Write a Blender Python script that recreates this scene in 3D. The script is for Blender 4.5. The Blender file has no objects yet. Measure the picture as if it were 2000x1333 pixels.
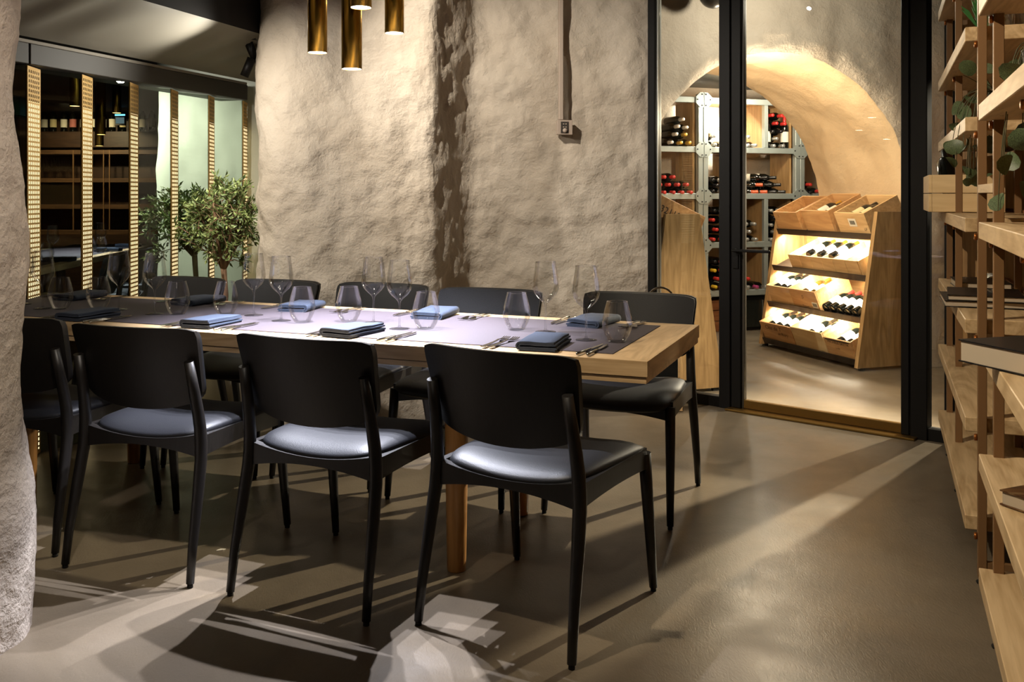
import bpy, bmesh, math, random
from mathutils import Vector, Matrix, noise, Euler

random.seed(7)
SC = bpy.context.scene
COL = SC.collection
PI = math.pi
R = math.radians

# ------------------------------------------------------------------ camera
CAMH = 1.22
FPX = 1836.0
cam_d = bpy.data.cameras.new('camera')
cam = bpy.data.objects.new('camera', cam_d)
COL.objects.link(cam)
cam.location = (0, 0, CAMH)
cam.rotation_euler = (R(90), 0, 0)
cam_d.sensor_width = 36.0
cam_d.lens = 36.0 * FPX / 2000.0
cam_d.shift_y = -(666.5 - 380.0) / 2000.0
cam_d.clip_start = 0.05
cam_d.clip_end = 60
SC.camera = cam

# ------------------------------------------------------------------ view / world
SC.view_settings.view_transform = 'Standard'
SC.view_settings.look = 'None'
SC.view_settings.gamma = 1.0
SC.view_settings.use_curve_mapping = False
SC.view_settings.exposure = 0.75
SC.cycles.max_bounces = 5
SC.cycles.diffuse_bounces = 3
SC.cycles.glossy_bounces = 3
SC.cycles.transmission_bounces = 4
SC.cycles.transparent_max_bounces = 24
SC.cycles.caustics_reflective = False
SC.cycles.caustics_refractive = False
SC.cycles.sample_clamp_indirect = 4.0
SC.cycles.adaptive_threshold = 0.05
w = bpy.data.worlds.new('world')
SC.world = w
w.use_nodes = True
w.node_tree.nodes['Background'].inputs[0].default_value = (0.9, 0.75, 0.6, 1)
w.node_tree.nodes['Background'].inputs[1].default_value = 0.02

def aim(o, target):
    d = Vector(target) - o.location
    o.rotation_euler = d.to_track_quat('-Z', 'Y').to_euler()

def spot(name, loc, target, power, size, blend=0.3, color=(1, 1, 1), radius=0.02):
    l = bpy.data.lights.new(name, 'SPOT')
    l.energy = power
    l.spot_size = R(size)
    l.spot_blend = blend
    l.color = color
    l.shadow_soft_size = radius
    o = bpy.data.objects.new(name, l)
    COL.objects.link(o)
    o.location = loc
    aim(o, target)
    return o

def area(name, loc, target, power, sx, sy, color=(1, 1, 1), spread=180):
    l = bpy.data.lights.new(name, 'AREA')
    l.shape = 'RECTANGLE'
    l.size = sx
    l.size_y = sy
    l.energy = power
    l.color = color
    l.spread = R(spread)
    o = bpy.data.objects.new(name, l)
    COL.objects.link(o)
    o.location = loc
    aim(o, target)
    return o

def point(name, loc, power, color=(1, 1, 1), radius=0.05):
    l = bpy.data.lights.new(name, 'POINT')
    l.energy = power
    l.color = color
    l.shadow_soft_size = radius
    o = bpy.data.objects.new(name, l)
    COL.objects.link(o)
    o.location = loc
    return o

WARM = (1.0, 0.74, 0.46)
WARM2 = (1.0, 0.84, 0.64)
COOL = (0.86, 0.88, 1.0)
# cellar door-side downlight whose beam falls through the glazing onto the dining floor
spot('cellar_entry_light', (2.97, 5.6, 2.3), (1.0, 4.55, 0.0), 800, 56, 0.55, (1.0, 0.86, 0.66), 0.018)
# cellar lights: floor spot, added passage fill, rack room lamp
spot('cellar_spot_floor', (1.75, 6.3, 2.05), (2.0, 5.72, 0.0), 110, 34, 0.7, WARM, 0.03)
point('cellar_fill_passage', (1.62, 6.35, 1.75), 38, (1.0, 0.82, 0.60), 0.08)  # fill point added in mid passage to brighten the vault
point('cellar_lamp_b', (2.4, 7.9, 1.98), 24, WARM2, 0.06)
# dining room: one ceiling track light, then unseen fill spots added to brighten surfaces
spot('track_wall', (-1.84, 4.0, 2.05), (-1.0, 5.05, 1.05), 66, 95, 0.8, (1.0, 0.92, 0.80), 0.03)
spot('fill_right_wall', (-0.78, 3.85, 2.73), (0.45, 5.6, 1.2), 125, 75, 0.9, (1.0, 0.90, 0.76), 0.012)  # unseen spot added to brighten the flat wall
spot('fill_shelf', (-0.55, 2.1, 2.66), (1.5, 2.7, 0.9), 135, 88, 0.8, (1.0, 0.84, 0.62), 0.022)  # unseen spot added to brighten the bookcase
spot('fill_front', (-0.7, 0.2, 2.6), (-0.7, 2.6, 0.4), 8, 110, 1.0, (1.0, 0.88, 0.74), 0.25)  # weak broad fill added above the camera, without a fixture
spot('fill_pillar', (-0.6, 1.5, 2.6), (-1.4, 2.4, 1.2), 75, 50, 0.9, (1.0, 0.88, 0.74), 0.06)  # added out of view to brighten the near pier
spot('fill_soffit', (-1.45, 4.85, 1.88), (-2.2, 3.9, 2.02), 15, 150, 1.0, (1.0, 0.95, 0.84), 0.02)  # added to graze the soffit and bring out streaks, without a fixture
# unseen fill added behind the screen for the pale wall, then the tree spot
spot('fill_screen_wall', (-2.75, 5.5, 2.0), (-1.85, 6.1, 1.0), 75, 100, 0.9, (1.0, 0.97, 0.86), 0.05)
spot('track_tree', (-1.80, 4.72, 1.90), (-1.68, 5.36, 1.05), 26, 50, 0.9, (1.0, 0.95, 0.80), 0.02)
point('cellar_fill_vestibule', (1.75, 5.35, 2.35), 24, (1.0, 0.90, 0.74), 0.06)  # fill point added before the arch for the front wall and crates

# ------------------------------------------------------------------ helpers
def lin(h):
    h = h.lstrip('#')
    out = []
    for i in (0, 2, 4):
        c = int(h[i:i + 2], 16) / 255.0
        out.append(c / 12.92 if c <= 0.04045 else ((c + 0.055) / 1.055) ** 2.4)
    return (out[0], out[1], out[2], 1.0)

def newmat(name):
    m = bpy.data.materials.new(name)
    m.use_nodes = True
    return m, m.node_tree, m.node_tree.nodes['Principled BSDF']

def N(nt, kind, **kw):
    n = nt.nodes.new(kind)
    for k, v in kw.items():
        setattr(n, k, v)
    return n

def coords(nt, scale=(1, 1, 1), src='Object', rot=(0, 0, 0)):
    tc = N(nt, 'ShaderNodeTexCoord')
    mp = N(nt, 'ShaderNodeMapping')
    mp.inputs['Scale'].default_value = scale
    mp.inputs['Rotation'].default_value = rot
    nt.links.new(tc.outputs[src], mp.inputs['Vector'])
    return mp.outputs['Vector']

def ramp(nt, fac, stops):
    r = N(nt, 'ShaderNodeValToRGB')
    el = r.color_ramp.elements
    el[0].position, el[0].color = stops[0]
    el[1].position, el[1].color = stops[-1]
    for p, c in stops[1:-1]:
        e = el.new(p)
        e.color = c
    nt.links.new(fac, r.inputs['Fac'])
    return r.outputs['Color']

def bump(nt, b, height, strength=0.3, dist=0.01):
    n = N(nt, 'ShaderNodeBump')
    n.inputs['Strength'].default_value = strength
    n.inputs['Distance'].default_value = dist
    nt.links.new(height, n.inputs['Height'])
    nt.links.new(n.outputs['Normal'], b.inputs['Normal'])
    return n

def plain(name, col, rough=0.5, metal=0.0, spec=0.5):
    m, nt, b = newmat(name)
    b.inputs['Base Color'].default_value = lin(col)
    b.inputs['Roughness'].default_value = rough
    b.inputs['Metallic'].default_value = metal
    b.inputs['Specular IOR Level'].default_value = spec
    return m

def wood(name, c1, c2, axis='X', rough=0.45, scale=1.0, rings=True, bumps=0.12):
    m, nt, b = newmat(name)
    s = {'X': (1.2, 22, 22), 'Y': (22, 1.2, 22), 'Z': (22, 22, 1.2)}[axis]
    s2 = {'X': (0.9, 7, 7), 'Y': (7, 0.9, 7), 'Z': (7, 7, 0.9)}[axis]
    v = coords(nt, tuple(k * scale for k in s))
    n1 = N(nt, 'ShaderNodeTexNoise')
    n1.inputs['Scale'].default_value = 3.0
    n1.inputs['Detail'].default_value = 7
    n1.inputs['Roughness'].default_value = 0.6
    nt.links.new(v, n1.inputs['Vector'])
    v2 = coords(nt, tuple(k * scale for k in s2))
    n2 = N(nt, 'ShaderNodeTexNoise')
    n2.inputs['Scale'].default_value = 1.3
    n2.inputs['Detail'].default_value = 3
    n2.inputs['Distortion'].default_value = 1.2
    nt.links.new(v2, n2.inputs['Vector'])
    mul = N(nt, 'ShaderNodeMath', operation='MULTIPLY')
    mul.inputs[1].default_value = 9.0
    nt.links.new(n2.outputs['Fac'], mul.inputs[0])
    fr = N(nt, 'ShaderNodeMath', operation='PINGPONG')
    fr.inputs[1].default_value = 1.0
    nt.links.new(mul.outputs[0], fr.inputs[0])
    mix = N(nt, 'ShaderNodeMath', operation='MULTIPLY_ADD')
    mix.inputs[1].default_value = 0.35 if rings else 0.1
    nt.links.new(fr.outputs[0], mix.inputs[0])
    sc2 = N(nt, 'ShaderNodeMath', operation='MULTIPLY')
    sc2.inputs[1].default_value = 0.75
    nt.links.new(n1.outputs['Fac'], sc2.inputs[0])
    nt.links.new(sc2.outputs[0], mix.inputs[2])
    c = ramp(nt, mix.outputs[0], [(0.25, lin(c1)), (0.75, lin(c2))])
    nt.links.new(c, b.inputs['Base Color'])
    b.inputs['Roughness'].default_value = rough
    if bumps:
        bump(nt, b, n1.outputs['Fac'], bumps, 0.003)
    return m

def plaster(name, c1, c2, fine=1.0):
    m, nt, b = newmat(name)
    v = coords(nt, (1, 1, 1))
    n1 = N(nt, 'ShaderNodeTexNoise')
    n1.inputs['Scale'].default_value = 2.2
    n1.inputs['Detail'].default_value = 6
    nt.links.new(v, n1.inputs['Vector'])
    c = ramp(nt, n1.outputs['Fac'], [(0.3, lin(c1)), (0.7, lin(c2))])
    nt.links.new(c, b.inputs['Base Color'])
    b.inputs['Roughness'].default_value = 0.85
    b.inputs['Specular IOR Level'].default_value = 0.25
    n2 = N(nt, 'ShaderNodeTexNoise')
    n2.inputs['Scale'].default_value = 75
    n2.inputs['Detail'].default_value = 4
    n2.inputs['Roughness'].default_value = 0.65
    nt.links.new(v, n2.inputs['Vector'])
    vs = coords(nt, (12, 12, 15), rot=(0.3, 0.6, 0.2))
    n3 = N(nt, 'ShaderNodeTexNoise')
    n3.inputs['Scale'].default_value = 2.0
    n3.inputs['Detail'].default_value = 3
    n3.inputs['Distortion'].default_value = 0.25
    nt.links.new(vs, n3.inputs['Vector'])
    add = N(nt, 'ShaderNodeMath', operation='MULTIPLY_ADD')
    add.inputs[1].default_value = 0.6
    nt.links.new(n2.outputs['Fac'], add.inputs[0])
    nt.links.new(n3.outputs['Fac'], add.inputs[2])
    bump(nt, b, add.outputs[0], 0.55 * fine, 0.014)
    return m

def glassmat(name, tint=(1, 1, 1, 1), ior=1.45, boost=1.0, cap=1.0, rough=0.0):
    m = bpy.data.materials.new(name)
    m.use_nodes = True
    nt = m.node_tree
    nt.nodes.clear()
    out = N(nt, 'ShaderNodeOutputMaterial')
    tr = N(nt, 'ShaderNodeBsdfTransparent')
    tr.inputs['Color'].default_value = tint
    gl = N(nt, 'ShaderNodeBsdfGlossy')
    gl.inputs['Roughness'].default_value = rough
    fr = N(nt, 'ShaderNodeFresnel')
    fr.inputs['IOR'].default_value = ior
    mu = N(nt, 'ShaderNodeMath', operation='MULTIPLY')
    mu.inputs[1].default_value = boost
    nt.links.new(fr.outputs[0], mu.inputs[0])
    mn = N(nt, 'ShaderNodeMath', operation='MINIMUM')
    mn.inputs[1].default_value = cap
    nt.links.new(mu.outputs[0], mn.inputs[0])
    mu = mn
    mx = N(nt, 'ShaderNodeMixShader')
    nt.links.new(mu.outputs[0], mx.inputs[0])
    nt.links.new(tr.outputs[0], mx.inputs[1])
    nt.links.new(gl.outputs[0], mx.inputs[2])
    nt.links.new(mx.outputs[0], out.inputs['Surface'])
    return m

def emit(name, col, strength):
    m = bpy.data.materials.new(name)
    m.use_nodes = True
    nt = m.node_tree
    nt.nodes.clear()
    out = N(nt, 'ShaderNodeOutputMaterial')
    e = N(nt, 'ShaderNodeEmission')
    e.inputs['Color'].default_value = lin(col)
    e.inputs['Strength'].default_value = strength
    nt.links.new(e.outputs[0], out.inputs['Surface'])
    return m

# ------------------------------------------------------------------ mesh builder
class MB:
    def __init__(self):
        self.bm = bmesh.new()
        self.smooth_from = None

    def box(self, x0, x1, y0, y1, z0, z1, M=None, bev=0.0, seg=2):
        bm = self.bm
        vs = [bm.verts.new(Vector(p) if M is None else M @ Vector(p)) for p in
              ((x0, y0, z0), (x1, y0, z0), (x1, y1, z0), (x0, y1, z0),
               (x0, y0, z1), (x1, y0, z1), (x1, y1, z1), (x0, y1, z1))]
        fs = [bm.faces.new([vs[i] for i in f]) for f in
              ((0, 3, 2, 1), (4, 5, 6, 7), (0, 1, 5, 4), (1, 2, 6, 5), (2, 3, 7, 6), (3, 0, 4, 7))]
        if bev > 0:
            es = set()
            for f in fs:
                es.update(f.edges)
            bmesh.ops.bevel(bm, geom=list(es), offset=bev, segments=seg, profile=0.7, affect='EDGES')
        return self

    def prism(self, poly, h0, h1, axis='z', M=None):
        """poly: list of 2D points, extruded between h0 and h1 along axis."""
        def mk(p, h):
            if axis == 'z':
                v = Vector((p[0], p[1], h))
            elif axis == 'x':
                v = Vector((h, p[0], p[1]))
            else:
                v = Vector((p[0], h, p[1]))
            return v if M is None else M @ v
        bm = self.bm
        a = [bm.verts.new(mk(p, h0)) for p in poly]
        b = [bm.verts.new(mk(p, h1)) for p in poly]
        n = len(poly)
        bm.faces.new(a[::-1])
        bm.faces.new(b)
        for i in range(n):
            j = (i + 1) % n
            bm.faces.new((a[i], a[j], b[j], b[i]))
        return self

    def tube(self, pts, rad, seg=12, caps=True, M=None):
        """smooth tube through pts; rad number or list."""
        bm = self.bm
        pts = [Vector(p) for p in pts]
        if M is not None:
            pts = [M @ p for p in pts]
        n = len(pts)
        if not isinstance(rad, (list, tuple)):
            rad = [rad] * n
        rings = []
        up = None
        for i, p in enumerate(pts):
            t = (pts[min(i + 1, n - 1)] - pts[max(i - 1, 0)]).normalized()
            if up is None:
                up = Vector((0, 0, 1)) if abs(t.z) < 0.9 else Vector((1, 0, 0))
                up = (up - t * up.dot(t)).normalized()
            else:
                up = (up - t * up.dot(t)).normalized()
            s = t.cross(up)
            rings.append([bm.verts.new(p + (up * math.cos(2 * PI * k / seg) + s * math.sin(2 * PI * k / seg)) * rad[i]) for k in range(seg)])
        for i in range(n - 1):
            for k in range(seg):
                f = bm.faces.new((rings[i][k], rings[i][(k + 1) % seg], rings[i + 1][(k + 1) % seg], rings[i + 1][k]))
                f.smooth = True
        if caps:
            bm.faces.new(rings[0][::-1])
            bm.faces.new(rings[-1])
        return self

    def lathe(self, prof, seg=24, M=None, smooth=True):
        bm = self.bm
        rings = []
        for r, z in prof:
            if r < 1e-6:
                v = Vector((0, 0, z))
                rings.append([bm.verts.new(v if M is None else M @ v)])
            else:
                ring = []
                for k in range(seg):
                    v = Vector((r * math.cos(2 * PI * k / seg), r * math.sin(2 * PI * k / seg), z))
                    ring.append(bm.verts.new(v if M is None else M @ v))
                rings.append(ring)
        for a, b in zip(rings[:-1], rings[1:]):
            if len(a) == 1 and len(b) == 1:
                continue
            for k in range(seg):
                k2 = (k + 1) % seg
                if len(a) == 1:
                    f = bm.faces.new((a[0], b[k2], b[k]))
                elif len(b) == 1:
                    f = bm.faces.new((a[k], a[k2], b[0]))
                else:
                    f = bm.faces.new((a[k], a[k2], b[k2], b[k]))
                f.smooth = smooth
        return self

    def grid(self, fn, nu, nv, smooth=True, closed_u=False):
        bm = self.bm
        vs = [[bm.verts.new(fn(i / nu, j / nv)) for j in range(nv + 1)] for i in range(nu + (0 if closed_u else 1))]
        cu = len(vs)
        for i in range(nu):
            for j in range(nv):
                f = bm.faces.new((vs[i][j], vs[(i + 1) % cu][j], vs[(i + 1) % cu][j + 1], vs[i][j + 1]))
                f.smooth = smooth
        return self

    def mesh(self, name, mat=None):
        me = bpy.data.meshes.new(name)
        bmesh.ops.recalc_face_normals(self.bm, faces=self.bm.faces[:])
        self.bm.to_mesh(me)
        self.bm.free()
        if mat is not None:
            me.materials.append(mat)
        return me

    def build(self, name, mat, parent=None, loc=None, rot=None):
        return place(name, self.mesh(name, mat), parent, loc, rot)

def place(name, me, parent=None, loc=None, rot=None):
    o = bpy.data.objects.new(name, me)
    COL.objects.link(o)
    if parent is not None:
        o.parent = parent
    if loc is not None:
        o.location = loc
    if rot is not None:
        o.rotation_euler = rot
    return o

def tag(o, label, cat, group=None, kind=None):
    o['label'] = label
    o['category'] = cat
    if group:
        o['group'] = group
    if kind:
        o['kind'] = kind
    return o

def thing(name, label, cat, loc=(0, 0, 0), rotz=0.0, group=None, matrix=None):
    o = bpy.data.objects.new(name, None)
    o.empty_display_size = 0.1
    COL.objects.link(o)
    if matrix is not None:
        o.matrix_world = matrix
    else:
        o.location = loc
        o.rotation_euler = (0, 0, rotz)
    tag(o, label, cat, group)
    return o

def struct(o, label=None):
    o['kind'] = 'structure'
    if label:
        o['label'] = label
    return o

def smooth(o, angle=40):
    me = o.data
    for p in me.polygons:
        p.use_smooth = True
    try:
        me.set_sharp_from_angle(angle=R(angle))
    except Exception:
        pass
    return o

def clone(o, name=None):
    c = o.copy()
    COL.objects.link(c)
    for ch in list(o.children):
        d = ch.copy()
        COL.objects.link(d)
        d.parent = c
        for g in list(ch.children):
            e = g.copy()
            COL.objects.link(e)
            e.parent = d
    return c

def lettering(txt, size, mat, parent, M, name='lettering', shear=0.0):
    cu = bpy.data.curves.new('txt', 'FONT')
    cu.body = txt
    cu.size = size
    cu.align_x = 'CENTER'
    cu.align_y = 'CENTER'
    cu.shear = shear
    cu.resolution_u = 2
    tmp = bpy.data.objects.new('txt', cu)
    COL.objects.link(tmp)
    dg = bpy.context.evaluated_depsgraph_get()
    me = bpy.data.meshes.new_from_object(tmp.evaluated_get(dg))
    bpy.data.objects.remove(tmp)
    bpy.data.curves.remove(cu)
    me.transform(M)
    me.materials.clear()
    me.materials.append(mat)
    return place(name, me, parent)

def fbm(p, oct=4):
    v = 0.0
    a = 1.0
    for i in range(oct):
        v += a * noise.noise(p)
        p = p * 2.03
        a *= 0.5
    return v

def spline(pts, n):
    """Catmull-Rom through 2D points, n samples"""
    P = [Vector((p[0], p[1], 0)) for p in pts]
    out = []
    m = len(P) - 1
    for i in range(n + 1):
        t = i / n * m
        k = min(int(t), m - 1)
        f = t - k
        p0, p1, p2, p3 = P[max(k - 1, 0)], P[k], P[k + 1], P[min(k + 2, m)]
        q = 0.5 * ((2 * p1) + (p2 - p0) * f + (2 * p0 - 5 * p1 + 4 * p2 - p3) * f * f + (3 * p1 - p0 - 3 * p2 + p3) * f ** 3)
        out.append(q)
    return out

# ------------------------------------------------------------------ materials
M_plaster = plaster('white_plaster', '#b8ab9a', '#cdc2b3')
M_plaster_pillar = plaster('pillar_plaster', '#b3a79b', '#c9bdb0', 1.2)
M_plaster_smooth = plaster('smooth_plaster', '#c3c6b8', '#d2d4c6', 0.15)
M_plaster_vault = plaster('vault_plaster', '#c2a987', '#d2ba98', 0.7)
M_black_metal = plain('black_metal', '#0b0908', 0.5, 0.0, 0.22)
M_dark_ceiling = plain('dark_ceiling_paint', '#1c1917', 0.9)
M_oak = wood('oak_board_x', '#9a7242', '#c79d66', 'X', 0.42)
M_oak_y = wood('oak_board_y', '#9a7242', '#c79d66', 'Y', 0.42)
M_oak_z = wood('oak_board_z', '#8f7047', '#b69365', 'Z', 0.45)
M_table_x = wood('table_oak_x', '#a2865f', '#cbae86', 'X', 0.4)
M_table_y = wood('table_oak_y', '#a2865f', '#cbae86', 'Y', 0.4)
M_leg = wood('leg_oak', '#a06f3d', '#c8945a', 'Z', 0.4)
M_black_wood = wood('black_stained_wood', '#0e0c0b', '#1a1614', 'Z', 0.42, 2.0, False, 0.08)
M_runner = None
M_crate = wood('pine_crate', '#bf9764', '#dfbb88', 'X', 0.55, 0.8)
M_crate_b = wood('amber_crate', '#b58655', '#d6a873', 'X', 0.55, 0.8)
M_crate_p = wood('pale_crate', '#cfae7c', '#e6cb9c', 'X', 0.55, 0.6)
M_shelf_wood = wood('shelf_oak', '#a88a60', '#d0b48a', 'Y', 0.5)
M_dark_wood = wood('dark_walnut', '#2a1a10', '#3f2a1a', 'X', 0.5)
M_red_wood = wood('rail_walnut', '#6b4026', '#8a5935', 'X', 0.5)
M_panel_wood = wood('panel_oak', '#8e6b3f', '#b28a56', 'Z', 0.5)
M_brass = None

def floor_mat():
    m, nt, b = newmat('polished_concrete')
    v = coords(nt)
    n1 = N(nt, 'ShaderNodeTexNoise')
    n1.inputs['Scale'].default_value = 1.1
    n1.inputs['Detail'].default_value = 8
    n1.inputs['Roughness'].default_value = 0.62
    n1.inputs['Distortion'].default_value = 0.6
    nt.links.new(v, n1.inputs['Vector'])
    c = ramp(nt, n1.outputs['Fac'], [(0.28, lin('#50483c')), (0.5, lin('#675c4d')), (0.75, lin('#7b6f5d'))])
    nt.links.new(c, b.inputs['Base Color'])
    n2 = N(nt, 'ShaderNodeTexNoise')
    n2.inputs['Scale'].default_value = 5
    n2.inputs['Detail'].default_value = 6
    nt.links.new(v, n2.inputs['Vector'])
    rr = ramp(nt, n2.outputs['Fac'], [(0.3, (0.28, 0.28, 0.28, 1)), (0.7, (0.42, 0.42, 0.42, 1))])
    nt.links.new(rr, b.inputs['Roughness'])
    vs = coords(nt, (14, 5, 10), rot=(0, 0, 0.6))
    n3 = N(nt, 'ShaderNodeTexNoise')
    n3.inputs['Scale'].default_value = 6
    n3.inputs['Detail'].default_value = 6
    n3.inputs['Distortion'].default_value = 2.0
    nt.links.new(vs, n3.inputs['Vector'])
    bump(nt, b, n3.outputs['Fac'], 0.15, 0.005)
    return m
M_floor = floor_mat()

def runner_mat():
    m, nt, b = newmat('woven_runner')
    v = coords(nt, (420, 420, 420))
    n1 = N(nt, 'ShaderNodeTexNoise')
    n1.inputs['Scale'].default_value = 1.0
    n1.inputs['Detail'].default_value = 2
    nt.links.new(v, n1.inputs['Vector'])
    c = ramp(nt, n1.outputs['Fac'], [(0.3, lin('#2a2428')), (0.7, lin('#463d44'))])
    nt.links.new(c, b.inputs['Base Color'])
    b.inputs['Roughness'].default_value = 0.75
    bump(nt, b, n1.outputs['Fac'], 0.2, 0.001)
    return m
M_runner = runner_mat()

def brass_mat():
    m, nt, b = newmat('brushed_brass')
    v = coords(nt, (9, 9, 1.5))
    n1 = N(nt, 'ShaderNodeTexNoise')
    n1.inputs['Scale'].default_value = 3
    n1.inputs['Detail'].default_value = 5
    nt.links.new(v, n1.inputs['Vector'])
    c = ramp(nt, n1.outputs['Fac'], [(0.3, lin('#7d5f23')), (0.7, lin('#b8923f'))])
    nt.links.new(c, b.inputs['Base Color'])
    b.inputs['Metallic'].default_value = 1.0
    b.inputs['Roughness'].default_value = 0.27
    return m
M_brass = brass_mat()
M_brass_floor = plain('brass_strip', '#75592b', 0.42, 0.9)
M_gold = plain('gold_lacquer', '#dcb470', 0.5, 0.1)
M_bronze = plain('bronze_post', '#836240', 0.45, 0.15)
M_copper = plain('copper_stud', '#a5652f', 0.35, 0.8)
M_steel = plain('brushed_steel', '#b9bbb6', 0.35, 0.9)
M_galv = plain('galvanised_steel', '#a9b3b2', 0.45, 0.55)
M_cutlery = plain('cutlery_steel', '#8f8b84', 0.2, 1.0)
M_led_white = emit('led_white', '#fff3da', 30)
M_led_warm = emit('led_warm', '#ffdfae', 14)
M_strip_glow = emit('strip_backlight', '#ffe6ad', 1.05)
M_glass = glassmat('window_glass', (0.97, 0.98, 0.96, 1), 1.45, 0.8)
M_glass_green = glassmat('green_tinted_glass', (0.84, 0.90, 0.84, 1), 1.45, 0.7)
M_crystal = glassmat('crystal_glass', (0.98, 0.985, 0.985, 1), 1.5, 1.0, 0.45, 0.008)
M_capred = plain('red_capsule', '#b52f2a', 0.35)
M_capora = plain('orange_capsule', '#d2603a', 0.35)
M_capwhite = plain('white_capsule', '#d8cfc4', 0.3, 0.3)
M_capgold = plain('gold_capsule', '#e0b552', 0.3, 0.6)
M_capyellow = plain('yellow_capsule', '#d9b42a', 0.4)
M_cappurple = plain('purple_capsule', '#a03a6a', 0.35)
M_capblack = plain('black_capsule', '#141214', 0.3)
M_capsilver = plain('silver_capsule', '#c9c9c6', 0.25, 0.7)
M_bottle = plain('dark_bottle_glass', '#0b0d0a', 0.08, 0.0, 0.7)
M_bottle_amber = plain('amber_bottle_glass', '#3a2a0e', 0.1, 0.0, 0.7)
M_label = plain('paper_label', '#e4ddcc', 0.7)
M_label_cream = plain('cream_label', '#d8c89a', 0.7)
M_label_pink = plain('pink_label', '#b56b62', 0.7)
M_ink = plain('black_ink', '#17120e', 0.7)
M_ink_brown = plain('burnt_ink', '#5a3517', 0.7)
M_paper = plain('paper_edges', '#b7a892', 0.8)
M_cover = plain('black_cover', '#12100f', 0.35)
M_plastic = plain('cream_plastic', '#a8988a', 0.5)
M_grey_plastic = plain('dark_grey_plastic', '#35302b', 0.5)
M_rubber = plain('rubber', '#0d0c0b', 0.8)
M_bark = wood('olive_bark', '#6b4f38', '#96755a', 'Z', 0.8, 1.5, False, 0.3)

def leather_mat(name, col):
    m, nt, b = newmat(name)
    b.inputs['Base Color'].default_value = lin(col)
    b.inputs['Roughness'].default_value = 0.5
    b.inputs['Specular IOR Level'].default_value = 0.4
    v = coords(nt, (1, 1, 1))
    vo = N(nt, 'ShaderNodeTexVoronoi')
    vo.inputs['Scale'].default_value = 420
    nt.links.new(v, vo.inputs['Vector'])
    bump(nt, b, vo.outputs['Distance'], 0.15, 0.002)
    return m
M_leather = leather_mat('black_leather', '#16171b')

def cloth_mat(name, c1, c2):
    m, nt, b = newmat(name)
    v = coords(nt, (500, 500, 500))
    n1 = N(nt, 'ShaderNodeTexNoise')
    n1.inputs['Scale'].default_value = 1.0
    nt.links.new(v, n1.inputs['Vector'])
    c = ramp(nt, n1.outputs['Fac'], [(0.3, lin(c1)), (0.7, lin(c2))])
    nt.links.new(c, b.inputs['Base Color'])
    b.inputs['Roughness'].default_value = 0.85
    bump(nt, b, n1.outputs['Fac'], 0.25, 0.001)
    return m
M_napkin = cloth_mat('slate_blue_cloth', '#1f2735', '#2e394c')

def leaf_mat(name, c1, c2):
    m, nt, b = newmat(name)
    oi = N(nt, 'ShaderNodeTexNoise')
    oi.inputs['Scale'].default_value = 28
    v = coords(nt)
    nt.links.new(v, oi.inputs['Vector'])
    c = ramp(nt, oi.outputs['Fac'], [(0.35, lin(c1)), (0.65, lin(c2))])
    nt.links.new(c, b.inputs['Base Color'])
    b.inputs['Roughness'].default_value = 0.5
    b.inputs['Subsurface Weight'].default_value = 0.0
    return m
M_leaf = leaf_mat('olive_leaf', '#3f5228', '#93a262')
M_leaf2 = leaf_mat('round_leaf', '#2f3a22', '#5b6a45')

# ------------------------------------------------------------------ frames of reference
TH = math.atan(725 / 1836.0)          # turn of the table against the view
TC, TS = math.cos(TH), math.sin(TH)
TCORNER = Vector((0.388, 2.695, 0))   # near right corner of the table

def T(a, b, z=0.0):
    """a: metres along the table from its right end, b: across from its near edge."""
    return Vector((TCORNER.x - TC * a + TS * b, TCORNER.y + TS * a + TC * b, z))

KA = R(19.5)                          # turn of the wine cellar
KB = Vector((math.cos(KA), math.sin(KA), 0))
KD = Vector((-math.sin(KA), math.cos(KA), 0))

def K(l, a, z=0.0):
    return KB * l + KD * a + Vector((0, 0, z))

# ================================================================== THE SETTING
def slab(name, x0, x1, y0, y1, z0, z1, mat, M=None):
    return struct(MB().box(x0, x1, y0, y1, z0, z1, M).build(name, mat))

slab('floor', -7.2, 6.4, -2.6, 12.2, -0.1, 0.0, M_floor)

# ceilings: high dark one over the table, a sloping soffit down to the screen beam, a low one behind it
CD = Vector((0.311, 0.95, 0)).normalized()
EDGE = Vector((-1.414, 5.15, 0))        # edge of the soffit at the pier
BEAMP = Vector((-1.665, 5.83, 0))       # a point on the screen beam
def on_edge(s_):
    return EDGE + CD * s_
def on_beam(s_):
    return BEAMP + CD * s_
e0, e1 = on_edge(-8.2), on_edge(0.8)
mb = MB()
mb.prism([(e0.x, e0.y), (6.4, -2.6), (6.4, 12.2), (e1.x, 12.2), (e1.x, e1.y)], 2.75, 2.85)
struct(mb.build('ceiling', M_dark_ceiling), 'high dark painted ceiling above the dining table')
mb = MB()
nvec = Vector((-CD.y, CD.x, 0)) * 0.03
f0, f1 = e0 + nvec, e1 + nvec
mb.prism([(e0.x, e0.y), (e1.x, e1.y), (f1.x, f1.y), (f0.x, f0.y)], 2.11, 2.76)
struct(mb.build('ceiling_fascia', M_dark_ceiling), 'black fascia at the step in the ceiling')
M_soffit = plain('grey_ceiling_paint', '#7c776c', 0.55)
def soffit(u, v):
    s_ = -8.2 + 9.4 * u
    a = on_edge(s_)
    b = on_beam(s_ - 0.55)
    p = a.lerp(b, v)
    w_ = 0.010 * math.sin(s_ * 19 + 3.0 * v + 1.5 * math.sin(s_ * 5)) * math.sin(PI * min(1, v * 1.1)) ** 0.5 if 0 < v < 0.9 else 0
    p.z = 2.11 + (1.932 - 2.11) * v + w_
    return p
mb = MB()
mb.grid(soffit, 300, 24)
struct(mb.build('ceiling_soffit', M_soffit), 'sloping grey soffit over the glazed screen')
b0, b1 = on_beam(-8.4), on_beam(6.6)
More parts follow.
